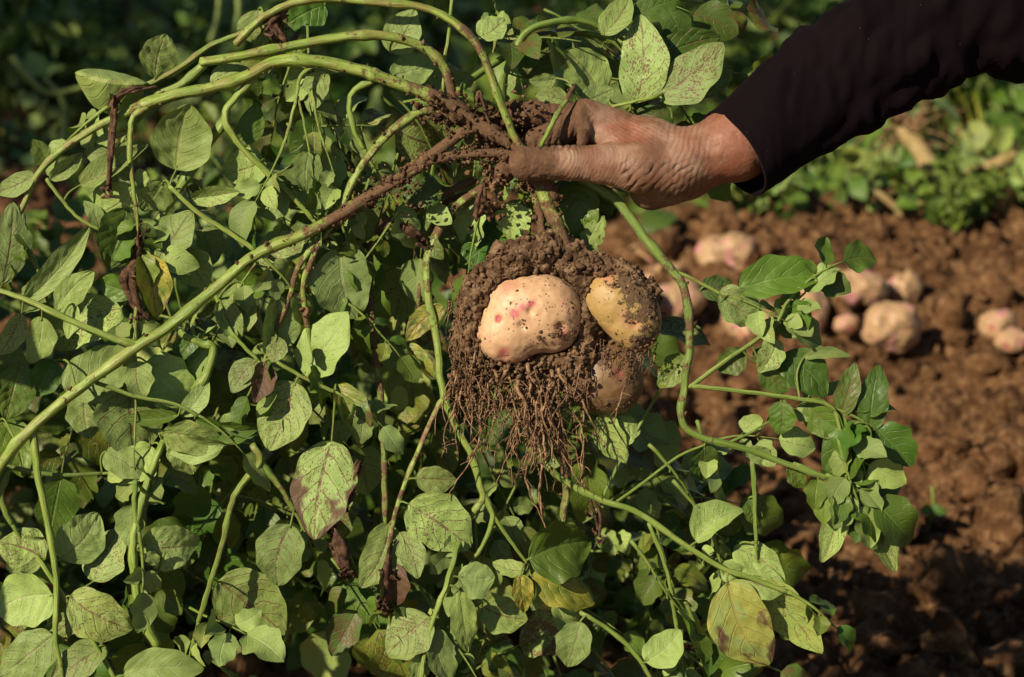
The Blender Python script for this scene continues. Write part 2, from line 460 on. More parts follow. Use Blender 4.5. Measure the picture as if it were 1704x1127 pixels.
M_LEAF = mat_leaf(); M_STEM = mat_stem(); M_POT = mat_potato(); M_SKIN = mat_skin()
M_GROUND = mat_soil('field_soil', rgb(.075, .034, .014), rgb(.185, .090, .040), rgb(.31, .18, .09), 1.0, .009)
M_SOIL = mat_soil('clinging_soil', rgb(.060, .034, .018), rgb(.15, .087, .048), rgb(.26, .165, .10), 1.6, .0016)
M_MUD = mat_soil('damp_mud', rgb(.048, .026, .014), rgb(.14, .078, .040), rgb(.25, .15, .085), 1.6, .0014)
M_CLOTH = mat_cloth('dark_cloth', rgb(.0026, .0016, .0024), rgb(.0085, .0046, .0062))
M_TROUSER = mat_cloth('trouser_cloth', rgb(.03, .035, .05), rgb(.05, .05, .06))
M_DRY = mat_dry('dead_leaf', rgb(.030, .015, .009), rgb(.13, .072, .04))
M_STRAW = mat_dry('straw', rgb(.22, .15, .06), rgb(.42, .32, .15))
M_ROOT = mat_dry('root_fibre', rgb(.085, .045, .022), rgb(.36, .22, .12))
# ------------------------------------------------------------------ leaves
HI = False
NU, NT = 9, 15
_u = np.linspace(-1, 1, NU); _t = np.linspace(0, 1, NT)
_UU, _TT = np.meshgrid(_u, _t); _UU = _UU.ravel(); _TT = _TT.ravel()
_i = np.arange(NT - 1)[:, None] * NU + np.arange(NU - 1)[None]
LEAF_F = np.stack([_i, _i + 1, _i + NU + 1, _i + NU], -1).reshape(-1, 4)

AVOID = []          # (x0, y0, x1, y1, z): no filling leaf nearer than z inside this part of the plant plane
def avoided(p):
    v = Vector(p) - CAM; d = v.dot(FWD); x = 852 + v.dot(RGT) / d * FPX; y = 563.5 - v.dot(UPV) / d * FPX; z = (D0 - d) / MM
    for a, b, c, e, q in AVOID:
        if a < x < c and b < y < e and z > q: return True
    return False

LO = (_UU, _TT, LEAF_F)
_uh = np.linspace(-1, 1, 17); _th = np.linspace(0, 1, 46); _UH, _TH = np.meshgrid(_uh, _th); _ih = np.arange(45)[:, None] * 17 + np.arange(16)[None]
HIR = (_UH.ravel(), _TH.ravel(), np.stack([_ih, _ih + 1, _ih + 18, _ih + 17], -1).reshape(-1, 4))

def leaf(mb, B, T, w, nrm, top=True, fold=.25, bend=.08, curl=.1, twist=0.0, wave=.06, spot=.15, yel=0., brn=0., wide=.42, rnd=None, torn=0.):
    """one leaflet from base B to tip T, w = full width, nrm = direction its visible side faces"""
    r = rng.random() if rnd is None else rnd
    if AVOID and (avoided(B) or avoided(T) or avoided((np.array(B) + np.array(T)) / 2)): return
    B = np.array(B, float); T = np.array(T, float); ax = T - B; L = np.linalg.norm(ax) + 1e-9; ax /= L
    n = np.array(nrm, float); n = n - ax * (n @ ax); n /= np.linalg.norm(n) + 1e-9
    a = np.cross(ax, n)
    u, t, LF = HIR if HI else LO
    q = math.log(.5) / math.log(wide)
    prof = np.sin(np.pi * np.clip(t, 0, 1) ** q) ** .57
    prof = prof * (1 - .22 * sstep(.70, 1, t))
    ph = r * 40
    edge = 1 + wave * .9 * np.sin(t * 17 + ph + np.sign(u) * 1.3) * np.abs(u) ** 3
    asym = 1 + .10 * math.sin(ph * 1.7) * np.sign(u)
    hw = w * .5 * prof * edge * asym
    tw = twist * (t - .3)
    lat = u * np.cos(fold * (1 - .3 * t))
    if torn: lat = lat * (1 - torn * (np.sin(t * 31 + ph) > .55) * (np.abs(u) > .7) * .35)
    z = np.abs(u) ** 1.25 * np.sin(fold)
    X = lat * hw; Z = z * hw * (1 if top else 1)
    Xr = X * np.cos(tw) - Z * np.sin(tw); Zr = X * np.sin(tw) + Z * np.cos(tw)
    side = .09 * math.sin(ph * 2.3) * L * np.sin(np.pi * t)
    Zc = L * (-bend * 4 * t * (1 - t) * -1) - L * curl * t ** 2.5
    Zw = wave * w * .5 * (np.sin(t * 13 + ph) * np.abs(u) ** 1.5 * np.sign(u) * .8 + np.cos(t * 9 + ph * 2) * u * u * .7)
    # quilting between the side veins
    fr = np.abs(((t * 5.6 - 1.9 * np.abs(u) ** 1.3 + .22 * np.sign(u)) % 1) - .5)
    Zq = (fr - .25) * w * (.042 if HI else .02) * (1 if top else -1) * np.minimum(1, 3 * np.abs(u)) * (1 - .5 * np.abs(u))
    if HI: Zq = Zq + w * .045 * fbm(np.stack([u * 2.2, t * 5, np.full_like(t, ph)], -1), 2)
    V = B + ax * (t * L)[:, None] + a * (Xr + side)[:, None] + n * (Zr + Zc + Zw + Zq)[:, None]
    A = np.tile((spot, yel, brn, r), (len(t), 1)); U = np.stack([u, t, np.full_like(t, L)], -1)
    mb.add(V, LF if top else LF[:, ::-1], A, U)

def nearcam(p):
    v = CAM - Vector(p); v.normalize(); return v

def compound(mbl, mbs, B, d, length, pairs=3, size=.05, spot=.12, yel=0., brn=0., under=.5, droop=.35, r0=.0016, dark=.2, seed=None, hang=.5):
    """pinnate leaf: rachis with pairs of leaflets and a terminal one"""
    B = np.array(B, float); d = np.array(d, float); d /= np.linalg.norm(d)
    n = 9; pts = [B]; dd = d.copy(); st = length / (n - 1)
    for k in range(n - 1):
        dd = dd + np.array([0, 0, -droop / n]) + np.array([rng.gauss(0, .06) for _ in range(3)]); dd /= np.linalg.norm(dd); pts.append(pts[-1] + dd * st)
    pts = np.array(pts); R = np.linspace(r0, r0 * .45, n)
    tube(mbs, pts, R, (rng.random() * .1, .1, dark, 1), sides=6)
    cd = np.array(nearcam(B)); sgn = 1 if rng.random() < .5 else -1
    nrm = cd * .55 + np.array([rng.gauss(0, .5), rng.gauss(0, .3), .55 + rng.gauss(0, .3)])
    top = rng.random() > under
    side = np.cross(dd, nrm); side /= np.linalg.norm(side) + 1e-9
    for k in range(pairs):
        f = .40 + .5 * k / max(1, pairs - .3); i = int(f * (n - 1)); p = pts[i]
        dl = pts[min(n - 1, i + 1)] - pts[max(0, i - 1)]; dl /= np.linalg.norm(dl)
        for s in (-1, 1):
            if rng.random() < .08: continue
            sz = size * (.55 + .4 * f) * rng.uniform(.75, 1.15)
            dr = side * s + dl * rng.uniform(.3, .8) + np.array([0, 0, -hang * rng.random()]) + nrm * rng.gauss(0, .25); dr /= np.linalg.norm(dr)
            pb = p + dr * sz * .18
            tube(mbs, np.array([p, (p + pb) / 2, pb]), r0 * .4, (0, .1, dark, 1), sides=5)
            leaf(mbl, pb, pb + dr * sz, sz * rng.uniform(.66, .86), nrm + np.array([rng.gauss(0, .35) for _ in range(3)]), top, fold=rng.uniform(.05, .5), bend=rng.uniform(-.05, .12), curl=rng.uniform(-.05, .25), twist=rng.gauss(0, .4), spot=spot * rng.uniform(.3, 2), yel=yel * (rng.random() < .3), brn=brn * (rng.random() < .3), wave=rng.uniform(.04, .14))
    sz = size * rng.uniform(1.0, 1.3); p = pts[-1]
    dr = dd + np.array([0, 0, -hang * .6 * rng.random()]); dr /= np.linalg.norm(dr)
    leaf(mbl, p, p + dr * sz, sz * rng.uniform(.68, .84), nrm, top, fold=rng.uniform(.05, .5), bend=rng.uniform(-.05, .12), curl=rng.uniform(0, .3), twist=rng.gauss(0, .3), spot=spot * rng.uniform(.3, 2), yel=yel * (rng.random() < .3), brn=brn * (rng.random() < .3), wave=rng.uniform(.04, .14))
    return pts

# irregular soil crumb
_me = bpy.data.meshes.new('tmp'); import bmesh
_bm = bmesh.new(); bmesh.ops.create_icosphere(_bm, subdivisions=2, radius=1.0); _bm.verts.ensure_lookup_table()
ICO_V = np.array([v.co[:] for v in _bm.verts]); ICO_F = np.array([[v.index for v in f.verts] for f in _bm.faces])
_bm.free(); _bm = bmesh.new(); bmesh.ops.create_icosphere(_bm, subdivisions=1, radius=1.0)
ICO1_V = np.array([v.co[:] for v in _bm.verts]); ICO1_F = np.array([[v.index for v in f.verts] for f in _bm.faces]); _bm.free()
bpy.data.meshes.remove(_me)

def crumb(mb, p, r, big=False, amp=.9, A=None):
    V0, F0 = (ICO_V, ICO_F) if big else (ICO1_V, ICO1_F)
    s = nr.uniform(.6, 1.3, 3); o = nr.uniform(0, 90, 3)
    n = fbm(V0 * 1.3 + o, 3)
    V = V0 * s * (1 + amp * n[:, None])
    th = nr.uniform(0, 6.28); c, q = math.cos(th), math.sin(th)
    V = V @ np.array([[c, q, 0], [-q, c, 0], [0, 0, 1]])
    mb.add(V * r + np.array(p), F0, A)
# ------------------------------------------------------------------ ground: one sheet, dense where the photo looks
def axis(lo, hi, h, far_lo, far_hi):
    a = list(np.arange(lo, hi, h)); s = h; x = a[-1]
    while x < far_hi: s *= 1.28; x += s; a.append(x)
    s = h; x = lo; b = []
    while x > far_lo: s *= 1.28; x -= s; b.append(x)
    return np.array(b[::-1] + a)

def border_y(x): return 3.27 + .45 * sstep(.2, -.5, x) - .03 * sstep(.1, .9, x) + .04 * np.sin(x * 5.1 + 1)

def gz(x, y):
    x = np.asarray(x, float); y = np.asarray(y, float)
    p = np.stack([x, y, np.zeros_like(x)], -1)
    near = np.exp(-((np.abs(x) / 9) ** 2 + ((y - 3) / 9) ** 2))
    z = .035 * fbm(p * 1.3, 3) + .030 * fbm(p * 4.5 + 9, 3)
    z = z + .07 * sstep(2.75, 3.1, y) * sstep(3.5, 3.22, y)                 # ridge before the weeds
    z = z - .03 * np.exp(-((y - 2.55) / .25) ** 2)
    d, i = vor(p * 7 + fbm(p * 12, 2)[..., None] * .5); big = np.clip(1 - (d / .52) ** 2, 0, 1) ** .6 * np.where(i > .6, i, .1) * .016
    d, i = vor(p * 17 + fbm(p * 26, 2)[..., None] * .6 + 5.5); mid = np.clip(1 - (d / .52) ** 2, 0, 1) ** .6 * np.where(i > .4, i, .2) * .009
    d, i = vor(p * 40 + fbm(p * 60, 2)[..., None] * .6 + 8.5); sml = np.clip(1 - (d / .52) ** 2, 0, 1) ** .6 * i * .006
    fine = .017 * fbm(p * 48, 4, .7) + .022 * fbm(p * 17, 5, .65, True)
    return (z + (big + mid + sml + fine) * (.25 + .75 * near)) * (.1 + .9 * near) - .03

xs = axis(-1.15, 1.45, .0065, -160, 160); ys = axis(1.55, 4.05, .0065, -60, 220)
XX, YY = np.meshgrid(xs, ys); ZZ = gz(XX, YY)
i_ = np.arange(len(ys) - 1)[:, None] * len(xs) + np.arange(len(xs) - 1)[None]
mb = MB(); mb.add(np.stack([XX, YY, ZZ], -1).reshape(-1, 3), np.stack([i_, i_ + 1, i_ + len(xs) + 1, i_ + len(xs)], -1).reshape(-1, 4))
gr = mb.build('ground', M_GROUND); tag(gr, kind='structure')

def G(px, py):
    """photo pixel -> point on the soil"""
    d = P(px, py, 1.0) - CAM; t = -CAM.z / d.z; p = CAM + d * t
    for _ in range(4):
        z = float(gz(p.x, p.y)); t = (z - CAM.z) / d.z; p = CAM + d * t
    return p

mb = MB()
for k in range(9000):
    y = nr.uniform(1.7, 3.95); x = nr.uniform(-1, 1.2)
    r = min(.030, .0026 * (1 - nr.rand()) ** -.62)
    z = float(gz(x, y)); crumb(mb, (x, y, z + r * .35), r, r > .006, amp=1.5)
tag(mb.build('soil_clods', M_GROUND), 'loose crumbs and clods of reddish brown soil', 'soil', kind='stuff')

# ------------------------------------------------------------------ potatoes
PINK = np.array([.46, .10, .17]); SKINC = np.array([.60, .385, .185])
def potato_mesh(lobes, h, name, parent=None, mat=None, eyes=(), pink=.4, film=0.0, filmf=None, seed=0, amp=.045, k=None, base=None, loc=None, cut=None):
    """lobes: (centre, radii) in metres, local frame; returns object. eyes: (position, radius)"""
    lo = np.min([np.array(c) - r for c, r in lobes], 0) - 4 * h; hi = np.max([np.array(c) + r for c, r in lobes], 0) + 4 * h
    Gd = grid(lo, hi, h); F = None; R = np.mean([np.mean(r) for c, r in lobes]); k = k or R * .45
    for c, r in lobes:
        e = ell(Gd, c, np.array(r, np.float32)); F = e if F is None else smin(F, e, k)
    F = F + amp * R * fbm(Gd / R * .9 + seed * 7.7, 3)
    for p, r in eyes:
        d = np.sqrt(((Gd - np.array(p, np.float32)) ** 2).sum(-1)); F = F + .32 * r * np.exp(-(d / r) ** 2)
    V, Q = surface_nets(F, lo, h)
    n = fbm(V / R * 1.4 + seed * 3.3 + 20, 3); n2 = fbm(V / R * 4 + seed, 2)
    base = SKINC if base is None else np.array(base)
    f = sstep(.28 - pink * .5, .50 - pink * .5, n + .3 * n2) * .75
    C = base[None] * (1 - f[:, None]) + PINK[None] * f[:, None] * 1.0 + .12 * f[:, None]
    for p, r in eyes:
        d = np.sqrt(((V - np.array(p)) ** 2).sum(-1)); e = np.exp(-(d / (r * .62)) ** 2)[:, None] * .95
        C = C * (1 - e) + np.array([.52, .035, .10]) * e
    C = C * (1 + .12 * n2[:, None]); fl = np.full(len(V), film) + .12 * n2
    if filmf is not None: fl = fl + filmf(V)
    m = MB(); off = np.zeros(3) if loc is None else np.array(loc)
    m.add(V + off, Q, np.concatenate([np.clip(C, .005, 1), fl[:, None]], 1))
    return m.build(name, mat or M_POT, parent, origin=None if loc is None else loc)

GP = [  # px centre x, y(base), width px, height px, seed, label
    (1212, 468, 96, 84, 1, 'potato with soil caked on top, uppermost of those lying on the dug soil', [((-.2, .1, 0), (.85, .8, .9)), ((.45, 0, .1), (.6, .8, .8))]),
    (1078, 480, 92, 84, 2, 'pale pink-patched potato on the soil just right of the held potatoes', None),
    (1130, 542, 92, 80, 3, 'potato on the soil behind the drooping stem, with a pink side', None),
    (1152, 468, 44, 44, 4, 'small muddy potato between the two upper potatoes', None),
    (1252, 570, 110, 66, 5, 'broad potato on the soil half hidden by a round green leaf', None),
    (1345, 568, 84, 96, 6, 'upright pink-blotched potato left of the knobbly one', [((0, 0, -.1), (.8, .8, .9)), ((.05, .1, .45), (.6, .7, .6))]),
    (1422, 524, 104, 78, 7, 'large pink and tan potato at the back of the right-hand cluster', [((-.35, 0, -.1), (.62, .7, .75)), ((.15, .1, .25), (.8, .7, .7)), ((.6, 0, -.1), (.5, .6, .6))]),
    (1484, 583, 102, 96, 8, 'knobbly brown potato with two lobes, lowest of the right-hand cluster', [((-.3, 0, -.15), (.66, .7, .8)), ((.3, 0, -.05), (.66, .7, .9)), ((0, .1, -.6), (.5, .5, .4))]),
    (1506, 512, 62, 66, 9, 'rounded potato resting behind the two-lobed knobbly one', None),
    (1662, 572, 62, 62, 10, 'thin curved potato half sunk in soil near the right edge', None),
    (1686, 590, 62, 44, 11, 'smooth pale potato lying against the right edge of the picture', None),
    (1410, 560, 44, 40, 12, 'small muddy potato lump beneath the large pink one', None),
    (1108, 500, 84, 66, 14, 'pale beige potato squeezed between the two at the left of the soil group', None),
    (1062, 528, 70, 60, 15, 'cream potato on the soil partly hidden by the held soil ball', None),
    (1019, 975, 36, 34, 13, 'small brown potato on the ground seen through the lower leaves', None)]
for px, py, wp, hp, sd, lab, lobes in GP:
    g_ = G(px, py); d = (g_ - CAM) @ FWD; w_ = wp / FPX * d * .5; h_ = hp / FPX * d * .5
    lobes = lobes or [((-.15, 0, 0), (.85, .8, .8)), ((.3, .1, .15), (.65, .7, .75))]
    L = [((c[0] * w_, c[1] * w_, c[2] * h_), np.array((r[0] * w_, r[1] * w_, r[2] * h_))) for c, r in lobes]
    ey = [((rng.uniform(-.6, .6) * w_, -.75 * w_, rng.uniform(-.5, .6) * h_), .007) for _ in range(3)]
    o = potato_mesh(L, .0028, 'potato', seed=sd, loc=(g_.x, g_.y + w_ * .5, g_.z + h_ * .80), eyes=ey, pink=.24, film=.085 if sd not in (1, 4, 12, 9) else .14, amp=.32, base=(.43, .28, .15))
    tag(o, lab, 'potato', 'potatoes lying on the dug soil')
# ------------------------------------------------------------------ vegetation beyond the soil
def grass_blade(mb, p, h, lean, w, A):
    n = 6; t = np.linspace(0, 1, n); d = np.array([lean[0], lean[1], 0])
    C = np.array(p) + d * (t ** 2)[:, None] * h + np.array([0, 0, 1]) * (t * h * (1 - .25 * np.hypot(*lean)))[:, None]
    s = np.cross(np.array([lean[0], lean[1], .8]), [0.3, 1, 0]); s /= np.linalg.norm(s)
    W = (w * (1 - t ** 2) + .0003)[:, None] * s
    V = np.concatenate([C - W, C + W]); i = np.arange(n - 1)
    U = np.stack([np.concatenate([-np.ones(n) * .5, np.ones(n) * .5]), np.concatenate([t, t]), np.zeros(2 * n)], -1)
    mb.add(V, np.stack([i, i + 1, n + i + 1, n + i], 1), A, U)

def plant_proto(seed, height, nst, size, label, group, spot=.1, yel=.1, loc=(0, 0, 0), spread=1.0, ncomp=7, under=.25, fmin=.2):
    rng.seed(seed); r = thing('potato_plant', label, 'potato plant', loc, group)
    mf = MB(); base = np.array(loc, float)
    for k in range(nst):
        a = 6.283 * k / nst + rng.uniform(-.4, .4); out = rng.uniform(.25, .8) * spread
        top = base + np.array([math.cos(a) * out * height, math.sin(a) * out * height, height * rng.uniform(.7, 1.1)])
        midp = base + (top - base) * .5 + np.array([0, 0, height * .12])
        C = catmull([base + np.array([math.cos(a), math.sin(a), 0]) * .01, midp, top], 8); ms = MB()
        tube(ms, C, np.linspace(.0045, .002, len(C)), (.25, .2, .25, 1), sides=7, ridge=.1)
        for q in range(ncomp):
            f = fmin + (1 - fmin) * q / (ncomp - 1); i = int(f * (len(C) - 1)); b = a + rng.uniform(-1.5, 1.5) + (3.14 if q % 2 else 0) * .5
            d = np.array([math.cos(b), math.sin(b), rng.uniform(.0, .9) * (1 if f < .9 else 1.6)])
            compound(mf, ms, C[i], d, size * rng.uniform(1.7, 2.8), 3, size, spot, yel, .02, under)
        ms.build('stem', M_STEM, r)
    mf.build('foliage', M_LEAF, r); return r

BGL = 'leafy green potato plant left standing beyond the dug soil'
protos = [plant_proto(50 + k, [.20, .26, .30][k], [5, 6, 6][k], [.045, .055, .055][k], BGL, 'potato plants standing beyond the dug soil', loc=[(.95, 4.25, -.02), (-.55, 4.5, -.02), (-1.2, 5.0, -.02)][k]) for k in range(3)]
spots = []
rs = np.random.RandomState(8)
for row in range(5):
    for k in range(int(6 + row * 1.5)):
        y = 4.2 + row * .42 + rs.uniform(-.12, .12); x = -1.25 - row * .12 + k * .44 + rs.uniform(-.13, .13)
        if y < border_y(x) + .3: continue
        spots.append((x, y, rs.randint(3), rs.uniform(0, 6.28), rs.uniform(.75, 1.15)))
for x, y, k, a, s in spots:
    c = copy_tree(protos[k]); c.location = (x, y, -.03); c.rotation_euler.z = a; c.scale = (s, s, s)

# ground cover and grass between them
rng.seed(77); mbl = MB(); mbs = MB(); mg = MB()
for k in range(1250):
    y = 3.22 + 2.1 * rng.random() ** 2.2; x = rng.uniform(-1.5, 1.7)
    if y < float(border_y(x)) - .04: continue
    z = float(gz(x, y)); s = rng.choice([.025, .04, .055, .07]) * rng.uniform(.7, 1.2)
    d = (rng.gauss(0, 1), rng.gauss(0, 1), rng.uniform(.3, 1.4))
    compound(mbl, mbs, (x, y, z), d, s * 2.6, 2, s, .15, .25, .05, .3, dark=.1, r0=.0013)
for k in range(3200):
    y = rng.uniform(3.2, 5.0); x = rng.uniform(-1.5, 1.7)
    if y < float(border_y(x)) - .02 + rng.random() * .05: continue
    z = float(gz(x, y)); a = rng.uniform(0, 6.28); l = rng.uniform(.1, .9)
    grass_blade(mg, (x, y, z - .005), rng.uniform(.03, .13), (math.cos(a) * l, math.sin(a) * l), rng.uniform(.0012, .0035), (0, rng.choice([0, 0, .3, 1.0]), rng.choice([0, 0, .0, .7]), rng.random()))
gc = mbl.build('ground_cover', M_LEAF); tag(gc, 'low broad-leaved weeds covering the ground beyond the soil', 'weeds', kind='stuff')
gs = mbs.build('weed_stems', M_STEM, gc); tag(gs, kind='stuff')
tag(mg.build('grass', M_LEAF), 'thin grass growing among the weeds', 'grass', kind='stuff')

# dry stalks lying among the weeds
def stalk(pts, r, mat, name, lab, cat, group=None, dep=4.0, A=(0, .4, 0, 1)):
    W = [P(x, y, dep) for x, y in pts]; C = catmull([p[:] for p in W], 6); m = MB()
    tube(m, C, np.linspace(r, r * .6, len(C)), A, sides=8, rough=.25, seed=rng.random() * 9)
    o = m.build(name, mat, origin=C[0]); tag(o, lab, cat, group); return o
gp_ = 'dry stalks lying in the weeds'
stalk([(1690, 258), (1620, 290), (1560, 318), (1520, 345)], .012, M_STRAW, 'dry_stalk', 'thick straw-coloured stalk slanting down to the left by the right edge', 'stalk', gp_, 3.38)
stalk([(1425, 318), (1460, 322), (1490, 345), (1500, 362)], .008, M_STRAW, 'dry_stalk', 'bent tan stalk curving over just above the soil below the sleeve', 'stalk', gp_, 3.28)
stalk([(1590, 215), (1640, 260), (1704, 320), (1740, 345)], .005, M_STRAW, 'dry_stalk', 'thin brown stalk falling towards the right edge', 'stalk', gp_, 3.42)
stalk([(1560, 345), (1620, 352), (1700, 348)], .006, M_STRAW, 'dry_stalk', 'flat tan stalk low at the right edge above the soil', 'stalk', gp_, 3.32)
# uprooted stem with a pinkish root crown
up = thing('uprooted_stem', 'uprooted withered stem with a pinkish tangle of roots, lying in the weeds', 'uprooted plant', P(1500, 220, 3.4))
C = catmull([P(1500, 215, 3.4)[:], P(1528, 245, 3.38)[:], P(1550, 280, 3.36)[:], P(1572, 300, 3.36)[:]], 6); m = MB()
tube(m, C, np.linspace(.013, .018, len(C)), (0, .9, 0, 1), sides=9, rough=.3); m.build('stalk', M_STRAW, up)
m = MB(); rng.seed(5)
for k in range(46):
    a = rng.uniform(0, 6.28); l = rng.uniform(.05, .14); p = np.array(P(1500 + rng.gauss(0, 8), 215 + rng.gauss(0, 8), 3.4))
    d = np.array([math.cos(a), rng.gauss(0, .4), math.sin(a)]); C = [p]
    for q in range(6): d = d + np.array([rng.gauss(0, .25) for _ in range(3)]); d /= np.linalg.norm(d); C.append(C[-1] + d * l / 6)
    tube(m, np.array(C), np.linspace(.0035, .0008, 7), (0, 0, 0, 1), sides=5)
m.build('roots', M_ROOT, up)

# bright feathery weed at the soil edge
def feathery(px, py, h, lab, seed):
    rng.seed(seed); b = G(px, py); r = thing('feathery_weed', lab, 'weed', b, 'bright green weeds at the edge of the soil'); mf = MB(); ms = MB()
    for k in range(9):
        a = rng.uniform(0, 6.28); d = np.array([math.cos(a) * .55, math.sin(a) * .4, 1.0]); d /= np.linalg.norm(d)
        C = np.array([np.array(b) + d * h * f + np.array([0, 0, -.15 * h * f * f]) for f in np.linspace(0, 1, 6)])
        tube(ms, C, np.linspace(.0022, .0012, 6), (0, 0, 0, 1), sides=6)
        for q in range(22):
            f = rng.uniform(.15, 1); p = np.array(b) + d * h * f + np.array([0, 0, -.15 * h * f * f]); dd = np.array([rng.gauss(0, 1), rng.gauss(0, 1), rng.uniform(-.2, 1.2)]); dd /= np.linalg.norm(dd); s = rng.uniform(.014, .026)
            leaf(mf, p, p + dd * s, s * .5, [rng.gauss(0, .5), -1, rng.random()], True, spot=0, yel=.15, curl=.3)
    ms.build('stem', M_STEM, r); mf.build('foliage', M_LEAF, r); return r
feathery(1592, 392, .14, 'bright green feathery weed at the soil edge under the sleeve elbow', 3)
feathery(1618, 372, .09, 'short bright weed behind the feathery one at the soil edge', 4)
feathery(1340, 352, .06, 'small yellow-green weed at the top of the soil under the cuff', 6)
feathery(985, 335, .05, 'tiny weed tuft at the soil edge beneath the wrist', 7)
# seedling with two leaves in the shaded soil
b = G(1545, 880); r = thing('seedling', 'tiny green seedling growing in the shaded soil at right', 'seedling', b)
m = MB(); tube(m, np.array([b[:], (b + Vector((.004, 0, .03)))[:], (b + Vector((0, -.002, .055)))[:]]), .0017, (0, 0, 0, 1), sides=6); m.build('stem', M_STEM, r)
for s in (-1, 1):
    m = MB(); p = np.array(b + Vector((0, -.002, .03))); leaf(m, p, p + np.array([s * .018, -.01, -.004]), .012, (0, -1, .6), True, spot=0); m.build('leaf', M_LEAF, r)

# blurred stalks standing at the far left
sp = [([(20, 95), (70, 150), (120, 150), (185, 125)], .006, 3.3, 'bent grey-green stalk arching across the far left, out of focus'),
      ([(105, 240), (108, 190), (100, 160), (75, 130)], .006, 3.3, 'upright bright green stalk under the arching one at far left'),
      ([(350, 70), (362, 30), (366, -20)], .006, 3.6, 'pale upright stalk at the top, left of the leaves'),
      ([(392, 60), (397, 20), (395, -20)], .007, 3.6, 'thicker pale upright stalk at the top beside the brown leaf')]
for pts, r_, dep, lab in sp:
    stalk(pts, r_, M_STEM, 'green_stalk', lab, 'stalk', 'green stalks at the back left', dep, A=(.1, .2, .2, 1))
# ------------------------------------------------------------------ the person: hand, arm, clothes
# hand frame: photo pixels at the plant plane; x right, y DOWN, z towards the camera (pixels)
def H2W(V):
    V = np.asarray(V, float); d = D0 - V[:, 2] * MM
    # a rigid frame at the plant plane (no per-depth scaling)
    return (np.array(CAM)[None] + np.array(FWD)[None] * d[:, None] + np.array(RGT)[None] * ((V[:, 0] - 852) * MM)[:, None] + np.array(UPV)[None] * ((563.5 - V[:, 1]) * MM)[:, None])

def chain(Gd, pts, k=6):
    F = None
    for (a, ra), (b, rb) in zip(pts[:-1], pts[1:]):
        c = rcone(Gd, a, b, ra, rb); F = c if F is None else smin(F, c, k)
    return F

h = 1.5
Gd = grid((775, 125, -140), (1345, 385, 75), h)
forearm = chain(Gd, [((1350, 178, -6), 52), ((1270, 218, -8), 55), ((1225, 240, -2), 59), ((1150, 267, 0), 48)], 20)
# slightly flattened at the wrist: metacarpal block
palm = chain(Gd, [((1150, 266, 0), 47), ((1085, 240, -10), 42), ((1030, 216, -20), 33)], 16)
palm = smin(palm, chain(Gd, [((1140, 268, -30), 42), ((1080, 243, -50), 38), ((1015, 222, -58), 31)], 16), 16)
palm = smin(palm, chain(Gd, [((1130, 275, -55), 36), ((1060, 255, -88), 30), ((1010, 240, -92), 26)], 16), 16)
palm = smin(palm, chain(Gd, [((1145, 290, -20), 42), ((1085, 312, -28), 36)], 16), 18)
thenar = chain(Gd, [((1120, 284, 12), 44), ((1060, 280, 24), 41), ((1005, 276, 29), 32)], 14)
hand = smin(smin(forearm, palm, 22), thenar, 20)
web = rcone(Gd, (1030, 235, 2), (995, 215, -6), 26, 24)
hand = smin(hand, web, 14)
thumb = chain(Gd, [((1005, 276, 29), 31.5), ((950, 275, 34), 27.5), ((925, 275, 35), 27), ((876, 275.5, 31), 29)], 8)
hand = smin(hand, thumb, 8)
index = chain(Gd, [((1032, 212, -16), 31), ((974, 191, -4), 27)], 8)
index2 = chain(Gd, [((972, 196, -4), 25.5), ((935, 216, -12), 23), ((893, 234, -20), 21)], 6)
index3 = chain(Gd, [((893, 234, -20), 20.5), ((858, 262, -16), 18), ((838, 287, -6), 19)], 5)
fi = smin(smin(index, index2, 5), index3, 6)
# skin fold running down from the bent knuckle
fi = smin(fi, chain(Gd, [((968, 190, 14), 10), ((972, 215, 17), 10), ((968, 240, 16), 9)], 8), 7)
mid = chain(Gd, [((1012, 210, -48), 29), ((945, 190, -50), 26)], 8)
mid = smin(mid, chain(Gd, [((945, 190, -50), 25), ((895, 184, -46), 22), ((848, 186, -42), 21)], 6), 5)
mid = smin(mid, chain(Gd, [((848, 186, -42), 20.5), ((815, 212, -38), 18), ((812, 246, -32), 16)], 5), 6)
ring = chain(Gd, [((1005, 225, -85), 27), ((935, 208, -88), 23), ((865, 205, -84), 21)], 8)
ring = smin(ring, chain(Gd, [((865, 205, -84), 20), ((832, 240, -72), 18), ((845, 275, -56), 17)], 5), 6)
pink = chain(Gd, [((1010, 245, -108), 23), ((950, 240, -112), 20), ((895, 245, -106), 18)], 8)
pink = smin(pink, chain(Gd, [((895, 245, -106), 17), ((872, 275, -92), 15), ((880, 300, -76), 14)], 5), 6)
for f_ in (fi, mid, ring, pink): hand = smin(hand, f_, 2.2)
F = hand + 1.6 * fbm(Gd * .018, 3) + .5 * fbm(Gd * .07, 2)
# tendons and bones under the skin of the wrist and back
def ridge(a, b, r, amt):
    global F
    F = F - amt * np.exp(-(np.maximum(rcone(Gd, a, b, 1, 1), 0) / r) ** 2)
ridge((1235, 190, 40), (1120, 225, 38), 7, 2.2)
ridge((1190, 262, 58), (1120, 262, 56), 9, 2.5)
ridge((1110, 236, 30), (1040, 200, 14), 7, 2.0)
V, Q = surface_nets(F, (775, 125, -140), h)
del F, hand
# vertex normals for wrinkles
def vnormals(V, Q):
    n = np.cross(V[Q[:, 2]] - V[Q[:, 0]], V[Q[:, 3]] - V[Q[:, 1]]); N = np.zeros_like(V)
    for k in range(4): np.add.at(N, Q[:, k], n)
    return N / (np.linalg.norm(N, axis=1)[:, None] + 1e-9)
N = vnormals(V, Q)
x, y, z = V.T
wob = 7 * fbm(V * .022, 2); front = sstep(5, 30, z)
disp = np.zeros(len(V))
